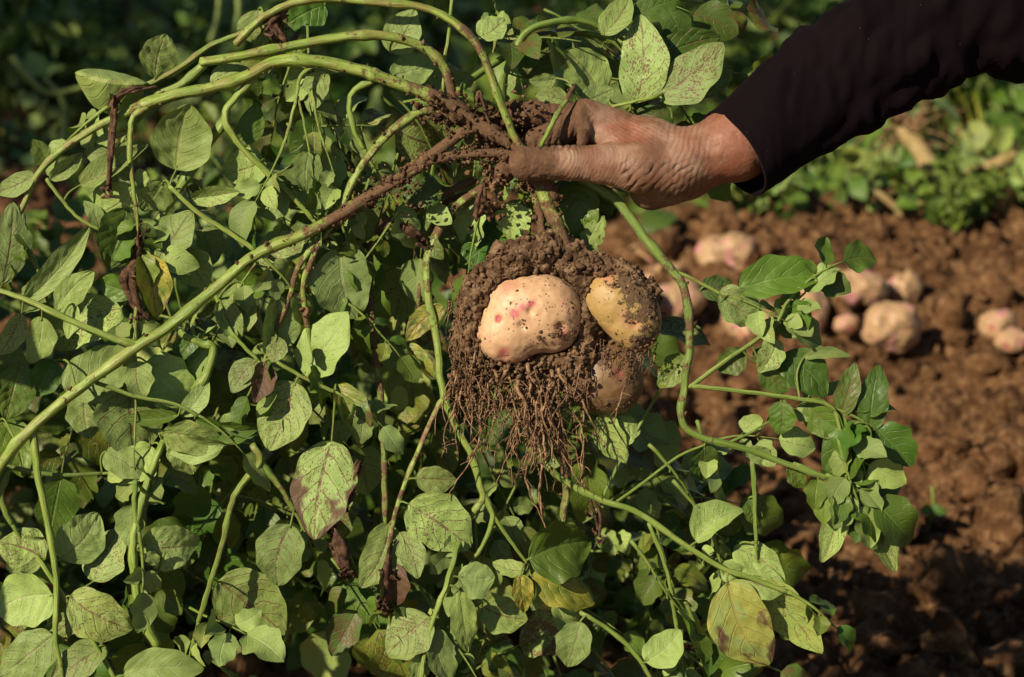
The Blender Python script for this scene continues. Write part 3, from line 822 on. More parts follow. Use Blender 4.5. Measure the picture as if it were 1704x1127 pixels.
# joint creases round the thumb, getting wider towards the heel of the thumb
arc = x + (y - 262) ** 2 * .009 + wob
m = sstep(900, 935, x) * sstep(1085, 1030, x) * front * sstep(242, 252, y)
arc = arc + 5 * fbm(V * .05 + 8, 2)
disp -= m * (np.abs(np.sin(np.pi * arc / 6.8)) ** .6 * -1 + .6) * .85 * (.25 + 1.3 * sstep(.0, .35, np.abs(fbm(V * .03 + 2, 2))) + .9 * np.exp(-((x - 940) / 12) ** 2)) * (.55 + .9 * np.abs(fbm(V * .035 + 4, 2)))
arc2 = (x - 1080) * .72 + (y - 300) * .80 + (x - 1060) * (y - 300) * .004 + 1.3 * wob
m2 = sstep(1015, 1050, x) * sstep(1170, 1110, x) * sstep(262, 290, y) * front
arc2 = arc2 + 8 * fbm(V * .03 + 6, 2)
disp -= m2 * (1 - np.abs(np.sin(np.pi * arc2 / 13.0)) ** .5) * 2.6 * (.3 + 1.4 * sstep(.0, .4, np.abs(fbm(V * .025 + 1, 2))))
arc3 = (x - 1150) * .94 + (y - 250) * .25 + wob
m3 = sstep(1085, 1125, x) * sstep(1190, 1160, x)
disp -= m3 * (1 - np.abs(np.sin(np.pi * arc3 / 9.0)) ** .6) * .75
arc4 = (x - 1000) * .5 - (y - 200) * .85 + .8 * wob
m4 = sstep(985, 1020, x) * sstep(1140, 1080, x) * sstep(268, 235, y)
disp -= m4 * (1 - np.abs(np.sin(np.pi * arc4 / 6.0)) ** .6) * .5
# creases across the bent index finger
arc5 = (x - 970) + (y - 200) * .25 + wob * .6
m5 = sstep(968, 945, x) * sstep(880, 900, x) * sstep(150, 175, y) * sstep(262, 245, y) * sstep(-30, -5, z)
disp -= m5 * (1 - np.abs(np.sin(np.pi * arc5 / 11.0)) ** .5) * 3.0
mudmask = np.clip(sstep(1005, 960, x) * sstep(262, 235, y) * 1.2 + sstep(955, 890, x) * 1.0, 0, 1)
disp += mudmask * (1.9 * fbm(V * .09 + 3, 4, .6) + .3)
disp += .30 * fbm(V * .16, 2)
V2 = V + N * disp[:, None]
base = np.array([.205, .108, .064]); red = np.array([.25, .082, .042]); pale = np.array([.33, .21, .14])
f = sstep(-.15, .35, fbm(V * .02 + 11, 3)); C = base * (1 - f[:, None]) + pale * f[:, None]
fr = np.exp(-(((x - 1050) / 26) ** 2 + ((y - 214) / 16) ** 2)) + .8 * np.exp(-(((x - 1015) / 12) ** 2 + ((y - 218) / 12) ** 2)) + .7 * np.exp(-(((x - 1045) / 34) ** 2 + ((y - 236) / 6) ** 2)) + .75 * sstep(1150, 1200, x) + .5 * np.exp(-(((x - 1140) / 26) ** 2 + ((y - 232) / 30) ** 2)) + .5 * np.exp(-(((x - 1075) / 34) ** 2 + ((y - 305) / 14) ** 2))
fr = np.clip(fr, 0, .95)[:, None]; C = C * (1 - fr) + red * fr
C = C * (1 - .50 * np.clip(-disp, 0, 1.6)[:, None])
mud = -.13 + .22 * fbm(V * .035 + 40, 4) + .95 * np.clip(sstep(1003, 962, x + 5 * fbm(V * .05, 2)) * sstep(262, 240, y), 0, 1)
mud = np.maximum(mud, -.20 + 1.0 * sstep(985, 895, x + 12 * fbm(V * .04, 2)))
mud = np.maximum(mud, -.2 + .9 * sstep(-15, -45, z) * sstep(1040, 960, x))
mud = np.maximum(mud, -.2 + .55 * sstep(296, 312, y) * sstep(1060, 980, x))
W = H2W(V2)
person = thing('person', 'person in a dark long-sleeved top, muddy hand gripping the stems of the lifted plant', 'person', (.95, 1.45, 0))
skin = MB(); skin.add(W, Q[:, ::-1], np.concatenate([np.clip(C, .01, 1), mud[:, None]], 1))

# coarse hidden body: rest of the arms, neck, head, legs (outside the photograph)
def chainw(Gd, pts, k): return chain(Gd, pts, k)
elb = np.array(P(1700, -28, 1.42)); wrist = np.array(P(1345, 180, 1.405)); sho = np.array([.56, 1.47, 1.12])
hip = np.array([1.08, 1.55, .86]); neck = np.array([.50, 1.60, 1.20]); head = np.array([.40, 1.60, 1.33])
lsho = np.array([.60, 1.86, 1.12]); lelb = np.array([.52, 1.95, .86]); lwr = np.array([.42, 1.80, .74])
hb = .009
Gb = grid((.22, 1.25, .55), (.85, 2.1, 1.55), hb)
Fb = chain(Gb, [(wrist, .024), (elb, .035), (sho, .045)], .03)
Fb = smin(Fb, chain(Gb, [(sho, .05), (neck - [0, 0, .04], .055), (lsho, .05), (lelb, .036), (lwr, .026), (lwr + [-.06, -.05, -.05], .03)], .03), .03)
for q in range(4): Fb = smin(Fb, chain(Gb, [(lwr + [-.05, -.06 + .02 * q, -.05], .011), (lwr + [-.09, -.08 + .022 * q, -.09 - .01 * q], .009), (lwr + [-.085, -.07 + .02 * q, -.125], .007)], .01), .006)
Fb = smin(Fb, chain(Gb, [(neck, .055), (head - [0, 0, .05], .055)], .03), .03)
Fb = smin(Fb, ell(Gb, head, np.array((.098, .076, .112))), .03)
Fb = smin(Fb, ell(Gb, head + [-.035, 0, -.07], np.array((.055, .05, .05))), .03)
Fb = smin(Fb, rcone(Gb, head + [-.092, 0, .012], head + [-.115, 0, -.022], .009, .015), .012)   # nose
for s in (-1, 1):
    Fb = smin(Fb, ell(Gb, head + [0, s * .078, -.01], np.array((.022, .010, .032))), .008)        # ears
    Fb = Fb + .012 * np.exp(-((np.linalg.norm(Gb - (head + [-.096, s * .032, .012]), axis=-1)) / .018) ** 2)
Fb = Fb + .008 * np.exp(-((np.linalg.norm((Gb - (head + [-.092, 0, -.058])) * [1, .45, 2], axis=-1)) / .014) ** 2)
Vb, Qb = surface_nets(Fb, (.22, 1.25, .55), hb)
skin.add(Vb, Qb, np.tile((.42, .20, .12, -.3), (len(Vb), 1)))
skin.build('body', M_SKIN, person)

# sleeve of the reaching arm: px centre x, y, half width across, z
path = [(1219, 256, 79), (1245, 240, 82), (1290, 205, 87), (1345, 165, 96), (1405, 125, 103), (1470, 85, 108), (1540, 45, 113), (1610, 15, 124), (1680, -12, 140), (1760, -60, 150), (1850, -150, 158), (1960, -290, 165)]
C = catmull([(a, b, 0 if a < 1600 else (1600 - a) * .12, r) for a, b, r in path], 14)
nS, nA = len(C), 96
T = np.gradient(C[:, :3], axis=0); T /= np.linalg.norm(T, axis=1)[:, None]
T[0] = T[1] = T[2]; Zc = np.array([0, 0, 1.0]); Nn = np.cross(T, Zc); Nn /= np.linalg.norm(Nn, axis=1)[:, None]   # up in the photo (y down)
Bn = np.cross(T, Nn); a = np.linspace(0, 2 * np.pi, nA, endpoint=False)
upx = np.cos(a); toc = np.sin(a)
Lc = np.concatenate([[0], np.cumsum(np.linalg.norm(np.diff(C[:, :3], axis=0), axis=1))])
up_dir = np.where((Nn[:, 1] > 0)[:, None], -Nn, Nn)
fr_dir = np.cross(up_dir, T); fr_dir = np.where((fr_dir[:, 2] < 0)[:, None], -fr_dir, fr_dir)
R = C[:, 3][:, None] * np.ones(nA)[None]
elx = np.stack([np.ones(nS), np.full(nS, .80)], 1)
# folds: slanting across the sleeve, deeper towards the elbow
S2, A2 = np.meshgrid(Lc, a, indexing='ij')
fp = np.stack([S2 / 92 - .55 * np.cos(A2) * 1.2 + .25 * np.sin(A2), np.cos(A2) * .8, np.sin(A2) * .8], -1)
fn = fbm(fp, 3, .5); fn2 = fbm(fp * 2.1 + 5, 2)
amp = sstep(30, 260, S2) * 1.0 + .15
R = R + amp * (np.sqrt(fn * fn + .006) * 44 - 12 + 2 * fn2) * (.35 + .65 * sstep(-.5, .6, np.sin(A2)))
R = R + 18 * np.exp(-((S2 - 445) / 30) ** 2) * -sstep(.2, -.9, np.cos(A2)) + 14 * np.exp(-((S2 - 510) / 34) ** 2) * sstep(.0, -.9, np.cos(A2))   # pinch and bulge at the elbow
R = R + 1.2 * np.exp(-((S2 - 3) / 4) ** 2) - 1.0 * np.exp(-((S2 - 26) / 2.2) ** 2)                    # hem and its stitching
V = C[:, None, :3] + (R * np.cos(A2))[..., None] * up_dir[:, None] + (R * (.98 - .14 * sstep(20, 160, S2)) * np.sin(A2))[..., None] * fr_dir[:, None]
# cuff edge: the mouth slants; push the near rim back a little
V[:, :, 0] += (sstep(90, 0, S2) * (2 + 26 * np.sin(A2)))
inner = V[:20] - (V[:20] - C[:20, None, :3]) * .055
V = np.concatenate([inner[::-1], V], 0)
nS2 = len(V); i = np.arange(nS2 - 1)[:, None] * nA; j = np.arange(nA)[None]; j2 = (j + 1) % nA
Qs = np.stack([i + j, i + j2, i + nA + j2, i + nA + j], -1).reshape(-1, 4)
m = MB(); m.add(H2W(V.reshape(-1, 3)), Qs); slv = m.build('sleeve', M_CLOTH, person)

# jacket body and other sleeve, trousers, boots, hair (outside the photograph)
send = H2W(C[-1:, :3])[0]
Gj = grid((.28, 1.22, .68), (1.4, 2.15, 1.40), .013)
J = chain(Gj, [(send, .068), (sho, .082), (sho + [.06, .05, -.02], .09)], .05)
tor = chain(Gj, [((.64, 1.66, 1.09), .125), ((.80, 1.62, 1.02), .135), ((1.08, 1.57, .88), .145)], .05)
tor = smin(tor, chain(Gj, [(sho, .085), (lsho, .085)], .05), .07)
J = smin(J, tor, .06); J = smin(J, chain(Gj, [(lsho, .075), (lelb, .062), (lwr + [.03, .03, .03], .05)], .03), .05)
J = smin(J, rcone(Gj, neck + [.02, 0, -.02], neck + [.0, 0, .0], .068, .062), .03) + .012 * np.abs(fbm(Gj * 9, 3))
Vj, Qj = surface_nets(J, (.28, 1.22, .68), .013); m = MB(); m.add(Vj, Qj); m.build('jacket', M_CLOTH, person)
Gt = grid((.85, 1.2, .04), (1.4, 2.0, 1.0), .015)
Tr = chain(Gt, [((1.08, 1.56, .86), .14), ((1.12, 1.57, .80), .15)], .05)
for s in (-1, 1): Tr = smin(Tr, chain(Gt, [((1.11, 1.57 + s * .085, .78), .10), ((1.02, 1.57 + s * .14, .46), .075), ((1.06, 1.57 + s * .15, .10), .062)], .05), .03)
Vt, Qt = surface_nets(Tr + .012 * np.abs(fbm(Gt * 10, 3)), (.85, 1.2, .04), .015); m = MB(); m.add(Vt, Qt); m.build('trousers', M_TROUSER, person)
for s in (-1, 1):
    Gk = grid((.80, 1.3, -.05), (1.25, 1.9, .2), .012); B_ = chain(Gk, [((1.07, 1.57 + s * .15, .14), .055), ((1.07, 1.57 + s * .15, .045), .055), ((.93, 1.57 + s * .16, .03), .045)], .03)
    B_ = np.maximum(B_, -(Gk[..., 2] + .02)); Vk, Qk = surface_nets(B_, (.80, 1.3, -.05), .012); m = MB(); m.add(Vk, Qk); m.build('boot', M_CLOTH, person)
Gh = grid((.25, 1.45, 1.2), (.6, 1.75, 1.5), .008)
Hh = ell(Gh, head + [.012, 0, .022], np.array((.103, .086, .108))) + .008 * fbm(Gh * 30, 3)
Hh = np.maximum(Hh, -ell(Gh, head + [-.10, 0, -.05], np.array((.11, .09, .10))))
Vh, Qh = surface_nets(Hh, (.25, 1.45, 1.2), .008); m = MB(); m.add(Vh, Qh); m.build('hair', M_CLOTH, person)
# ------------------------------------------------------------------ the lifted potato plant
rng.seed(21); nr.seed(9)
plant = thing('potato_plant', 'uprooted potato plant held up in the fist, with drooping leafy stems, tubers and soil-caked roots', 'potato plant', PL(880, 270, -5))
mudd = MB()          # soil crumbs stuck on stems
STEM_PTS = []

ENDS = []
def stem(pts, r0, r1, A=(.05, .15, 0, 1), dirt=None, crumbs=0, name='stem', nodes=True, seed=None, sides=12):
    """pts = (px, py, z px) ; radii in px"""
    sd = rng.random() * 50 if seed is None else seed
    rows = [(x, y, z) for x, y, z in pts]
    if STEM_PTS and min(math.hypot(q[0] - rows[0][0], q[1] - rows[0][1]) for q in STEM_PTS) > 22:
        a_, b_ = rows[0], rows[1]; rows = [(a_[0] - (b_[0] - a_[0]) * .7, a_[1] - (b_[1] - a_[1]) * .3 - 14, a_[2] - 75)] + rows
        if dirt is not None: dirt = [dirt[0]] + list(dirt)
    c = catmull(rows, 8); n = len(c)
    c[:, :2] += np.array([[2.6 * pn(np.array([i * .35, sd, 0])), 1.3 * pn(np.array([i * .35, sd, 9]))] for i in range(n)])
    W = np.array([PL(*q)[:] for q in c])
    R = np.linspace(r0, r1, n) * MM * .90
    if nodes:  # swollen nodes at the control points
        k = np.arange(n); R = R * (1 + .24 * np.exp(-(((k + 4) % 16 - 8) / 1.5) ** 2)) * (1 + .05 * np.array([pn(np.array([i * .5, sd, 3])) for i in k]))
    AA = np.tile(np.array(A, float), (n, 1))
    if dirt is not None: AA[:, 0] = np.interp(np.linspace(0, 1, n), np.linspace(0, 1, len(dirt)), dirt)
    m = MB(); tube(m, W, R, AA, sides=sides, rough=.10, ridge=.09, seed=sd); m.build(name, M_STEM, plant)
    if r1 <= 6 and pts[-1][0] < 1350 and pts[-1][1] < 1120 and not (700 < pts[-1][0] < 960 and 150 < pts[-1][1] < 420): ENDS.append((W[-1], W[-1] - W[-4], r1))
    for q, w_ in zip(c[::2], W[::2]): STEM_PTS.append((q[0], q[1], q[2], w_))
    for _ in range(crumbs):
        i = rng.randrange(n); 
        if rng.random() > AA[i, 0] * 1.2: continue
        a = rng.uniform(0, 6.28); rr = abs(rng.gauss(0, 2.2)) + 1.2
        q = W[i] + (np.array(RGT) * math.cos(a) + np.array(UPV) * math.sin(a) - np.array(FWD) * rng.uniform(-.6, 1)) * (R[i] * .95) + np.array([rng.gauss(0, 2), rng.gauss(0, 2), rng.gauss(0, 2)]) * MM
        crumb(mudd, q, rr * MM * .8, rr > 2.6, amp=1.5)
    return c, W

Y = (.05, .35, 0, 1)
# muddy stems meeting in the fist
stem([(925, 330, 0), (890, 275, 0), (858, 245, 0), (790, 215, 0), (740, 243, 6), (680, 290, 10), (610, 330, 12), (560, 362, 14), (500, 393, 16), (425, 425, 18), (350, 487, 20), (280, 545, 22), (232, 575, 24), (150, 634, 22), (60, 706, 18), (5, 770, 10), (-25, 840, 0), (-30, 930, -20)], 11, 9.5,
     dirt=[.7, .9, 1, .9, .85, .7, .8, .6, .3, .12, .08, .05, .05, .05, .04, .04, .04, .04], A=(0, .25, 0, 1), crumbs=620)
stem([(232, 575, 24), (188, 563, 26), (120, 535, 22), (52, 503, 16), (0, 484, 10), (-60, 470, 0)], 6.5, 4.5)
stem([(880, 268, -2), (830, 256, 4), (770, 258, 8), (720, 268, 12), (670, 290, 14), (640, 318, 10), (590, 350, 8), (545, 385, 4), (520, 430, 0), (505, 480, -4), (512, 545, -10)], 8.5, 5, dirt=[1, 1, 1, 1, .9, .8, .6, .4, .4, .4, .3], A=(0, .5, .1, 1), crumbs=420)
stem([(820, 225, -6), (765, 198, -2), (705, 186, 4), (645, 225, 8), (602, 278, 6), (572, 335, 2), (545, 380, -2), (500, 440, 0), (480, 500, -6), (455, 560, -10)], 9, 4.5, dirt=[1, .8, .4, .45, .3, .2, .2, .5, .5, .5], A=(0, .2, 0, 1), crumbs=110)
stem([(850, 240, 0), (790, 200, 2), (745, 172, 6), (690, 150, 10), (640, 132, 12), (600, 118, 12), (530, 103, 10), (460, 103, 8), (410, 128, 8), (350, 147, 8), (285, 160, 6), (212, 186, 2)], 12, 10.5, dirt=[1, 1, .8, .35, .3, .3, .12, .08, .1, .1, .15, .2], A=(0, .45, 0, 1), crumbs=150)
stem([(222, 184, 4), (170, 207, 0), (110, 245, -4), (66, 288, -8), (35, 352, -12)], 7.5, 5.5, A=(.08, .5, 0, 1))
stem([(246, 178, 8), (222, 196, 10), (217, 230, 10), (218, 280, 8), (227, 345, 4)], 6.5, 3.5, A=(.1, .5, 0, 1))
stem([(800, 200, -6), (757, 168, -4), (742, 118, -2), (705, 80, 0), (640, 60, 2), (570, 62, 2), (490, 76, 0), (410, 92, -2), (335, 104, -4)], 8.5, 9, dirt=[1, 1, .45, .3, .15, .1, .1, .1, .15], A=(0, .4, 0, 1), crumbs=90)
stem([(340, 108, -8), (300, 142, -12), (262, 160, -14), (228, 200, -22)], 8, 6, A=(.05, .2, .15, 1))
stem([(880, 262, 6), (858, 232, 10), (838, 185, 14), (815, 122, 12), (792, 72, 10), (750, 34, 8), (700, 12, 6), (620, 4, 4), (545, -2, 2), (480, 8, 0), (430, 36, -4), (392, 74, -8)], 7.5, 7, dirt=[.6, .4, .2, .3, .5, .2, .12, .1, .1, .1, .1, .1], A=(0, .5, 0, 1), crumbs=40)
stem([(470, 20, -16), (400, 56, -18), (350, 76, -20), (300, 112, -22), (245, 142, -24), (196, 168, -26)], 4.5, 5.5, A=(.05, .5, .2, 1))
stem([(838, 200, -70), (836, 140, -55), (850, 100, -45), (878, 52, -40), (925, 36, -40), (965, 34, -45), (1000, 44, -55)], 7.5, 6, A=(0, .05, .45, 1))
stem([(820, 180, -80), (770, 148, -70), (830, 100, -80), (880, 70, -85), (940, 54, -85), (1000, 60, -85), (1035, 82, -90), (1045, 120, -100)], 7.5, 5, A=(0, .05, .5, 1))
# stolon down to the tubers
stem([(888, 285, -2), (903, 318, 0), (915, 350, 2), (932, 382, 0), (946, 420, -8)], 13, 11, dirt=[.8, .45, .35, .6, .9], A=(0, .9, 0, 1), crumbs=60)
stem([(880, 285, -14), (892, 330, -16), (900, 370, -18), (905, 410, -20)], 8, 7, dirt=[.8, .6, .6, .9], A=(0, .9, .1, 1), crumbs=30)
# right drooping stem
stem([(915, 270, -30), (985, 305, -30), (1030, 338, -24), (1068, 388, -14), (1108, 438, -6), (1138, 480, 0), (1148, 560, 0), (1140, 635, -4), (1135, 700, -8), (1165, 727, -8), (1240, 747, -6), (1310, 772, -2), (1378, 796, 2)], 10.5, 5, dirt=[.3, .1, .1, .1, .3, .6, .3, .3, .2, .1, .1, .1, .1], A=(0, .1, .55, 1), crumbs=60)
stem([(1145, 645, -4), (1205, 602, 0), (1262, 563, 4), (1292, 538, 8), (1308, 505, 10), (1330, 480, 8)], 4.5, 3, A=(0, .05, .3, 1), nodes=False)
stem([(1150, 642, -4), (1240, 652, -2), (1330, 664, 4), (1382, 676, 6), (1400, 720, 6)], 4.5, 3.2, A=(0, .1, .25, 1), nodes=False)
stem([(1210, 738, -8), (1245, 722, -14), (1282, 700, -20)], 3.2, 2, A=(0, 0, .3, 1), nodes=False)
stem([(1108, 445, -4), (1150, 463, 2), (1198, 488, 8), (1235, 500, 8)], 4, 2.5, A=(.1, .5, .2, 1), nodes=False)
# lower right runner
stem([(905, 770, -60), (940, 800, -50), (1000, 832, -40), (1062, 853, -30), (1130, 900, -20), (1200, 944, -12), (1250, 962, -8), (1310, 985, -4)], 6.5, 4.5, A=(0, .1, .25, 1))
stem([(925, 700, -60), (938, 760, -60), (942, 820, -62), (934, 880, -66)], 9, 7, dirt=[.8, .6, .4, .5], A=(0, .4, .2, 1), crumbs=40)
stem([(1080, 870, -50), (1110, 950, -55), (1120, 1010, -60), (1130, 1060, -60)], 4, 3, A=(0, .1, .35, 1))
stem([(968, 1020, -40), (1010, 1045, -40), (1050, 1080, -36), (1085, 1130, -36)], 4.5, 4, A=(0, .1, .35, 1))
stem([(1130, 590, -60), (1000, 840, -80), (1130, 760, -60), (1200, 730, -40)], 3.2, 2.4, A=(0, .0, .4, 1), nodes=False)
stem([(1252, 765, -10), (1256, 830, -14), (1258, 905, -16)], 4.5, 3.5, A=(0, .1, .5, 1))
# middle
stem([(850, 285, -40), (760, 345, -50), (715, 420, -50), (712, 490, -46), (728, 570, -40), (735, 640, -34), (752, 695, -30), (782, 752, -26), (797, 800, -24), (803, 828, -24), (782, 862, -30)], 8.5, 6, dirt=[.8, .6, .4, .3, .2, .1, .1, .1, .1, .1, .1], A=(0, .15, .15, 1), crumbs=50)
stem([(800, 815, -24), (820, 858, -28), (805, 905, -34), (788, 930, -40)], 6, 3, A=(0, .1, .2, 1))
stem([(820, 855, -28), (850, 900, -34), (878, 938, -40)], 4, 3, A=(0, .1, .2, 1), nodes=False)
stem([(745, 655, -32), (722, 690, -24), (700, 742, -18), (668, 820, -14), (652, 885, -12), (648, 960, -14)], 5, 4, A=(.2, 1.0, 0, 1), dirt=[.1, .3, .4, .4, .4, .6])
stem([(790, 300, -60), (680, 350, -66), (622, 400, -66), (616, 470, -62), (622, 560, -60), (632, 640, -58), (640, 770, -60), (640, 900, -70)], 7.5, 6, dirt=[1, .8, .7, .6, .6, .5, .4, .3], A=(0, .6, .5, 1), crumbs=80)
stem([(800, 320, -80), (740, 340, -84), (720, 400, -86), (700, 470, -86), (690, 560, -90)], 6, 4, dirt=[1, .9, .8, .6, .5], A=(0, .6, .4, 1), crumbs=60)
stem([(760, 915, -10), (742, 975, -6), (722, 1028, -4), (706, 1090, -4), (700, 1140, -4)], 5, 4, A=(0, .05, -.0, 1))
# left middle
stem([(425, 130, 0), (395, 160, 2), (374, 192, 4), (392, 232, 2), (430, 272, -2), (470, 310, -6), (520, 365, -12)], 7, 4.5, A=(.05, .1, 0, 1))
stem([(378, 195, -8), (350, 235, -18), (325, 275, -26), (295, 320, -34), (262, 370, -44)], 9.5, 7, A=(.02, .05, .3, 1))
stem([(525, 108, 6), (500, 128, 8), (494, 160, 8), (480, 215, 4), (465, 260, 0)], 4, 2.5, A=(.1, .3, 0, 1), nodes=False)
stem([(496, 160, 6), (505, 200, 6), (515, 255, 4)], 2.4, 1.8, nodes=False)
stem([(520, 160, 2), (530, 210, 0), (540, 245, -2)], 3, 2, nodes=False)
stem([(620, 135, 0), (590, 150, -8), (582, 180, -12), (592, 222, -14), (606, 248, -16)], 6, 4.5, A=(0, 0, .15, 1))
stem([(752, -10, -30), (747, 50, -30), (740, 105, -32), (738, 150, -34)], 3.2, 3, A=(0, 0, .2, 1), nodes=False)
stem([(282, 310, 10), (330, 354, 14), (380, 386, 16), (424, 416, 18)], 4.2, 4.5, A=(0, .3, 0, 1), nodes=False)
stem([(78, 298, 0), (105, 335, 0), (130, 362, 0), (165, 382, -4)], 3.6, 3, nodes=False)
stem([(228, 500, 0), (226, 560, 0), (225, 640, -2), (225, 742, -4)], 3.4, 1.8, A=(0, .5, 0, 1), nodes=False)
stem([(160, 636, 8), (228, 660, 10), (288, 671, 12), (330, 692, 10)], 4.2, 3, A=(0, .1, .35, 1), nodes=False)
stem([(455, 598, -4), (490, 620, -4), (525, 638, -6), (558, 652, -8)], 3.6, 3.4, A=(0, .6, .1, 1), nodes=False)
stem([(56, 720, 10), (62, 780, 8), (78, 860, 6), (90, 935, 4), (95, 1000, 2), (92, 1060, 0), (102, 1110, -4)], 7.5, 4, A=(0, .15, 0, 1))
stem([(68, 935, -6), (110, 998, -10), (150, 1060, -14), (192, 1130, -18)], 5, 4.5, A=(0, .1, .1, 1))
stem([(268, 745, -10), (246, 800, -6), (230, 860, -4), (222, 905, -4), (224, 960, -6), (236, 1020, -10), (262, 1075, -16)], 6, 8.5, A=(0, .0, .1, 1))
stem([(226, 800, 0), (224, 840, 0), (230, 885, -2)], 4.6, 4.6, A=(0, 0, .2, 1), nodes=False)
stem([(420, 740, -20), (432, 768, -16), (398, 812, -14), (382, 850, -14), (370, 905, -14), (350, 970, -18), (330, 1035, -26)], 7, 4.2, A=(0, .4, .1, 1))
stem([(430, 765, -20), (462, 805, -30), (490, 850, -44)], 7, 5, A=(.2, .5, .4, 1))
stem([(310, 560, -14), (338, 572, -10), (355, 580, -10), (345, 620, -12), (325, 650, -14)], 5.5, 9, A=(0, 0, .15, 1))
stem([(365, 505, -30), (380, 545, -26), (400, 570, -22), (430, 600, -20)], 4.5, 3.5, A=(0, 0, .25, 1))
stem([(5, 775, -20), (90, 790, -24), (170, 788, -30)], 4.5, 3.5, A=(0, .2, .7, 1))
stem([(12, 780, -8), (2, 830, -10), (20, 872, -14)], 8, 5, A=(0, .2, .6, 1))
stem([(40, 375, -30), (50, 420, -34), (60, 440, -36)], 6, 5, A=(0, .1, .2, 1))
stem([(225, 350, 2), (232, 378, 0), (234, 400, -2), (232, 440, -4), (226, 500, -4)], 3.4, 4, A=(.9, 1, .2, 1), dirt=[.3, .8, 1, 1, .6], crumbs=60)
stem([(1095, 160, -20), (1060, 168, -26), (1018, 178, -40)], 2.6, 3.4, A=(0, .2, 0, 1), nodes=False, name='petiole')
# stem lying over the index finger
stem([(948, 158, 10), (935, 178, 26), (918, 208, 32), (900, 244, 20)], 4.2, 4.5, dirt=[.8, .4, .2, .4], A=(0, .2, .35, 1), crumbs=20)

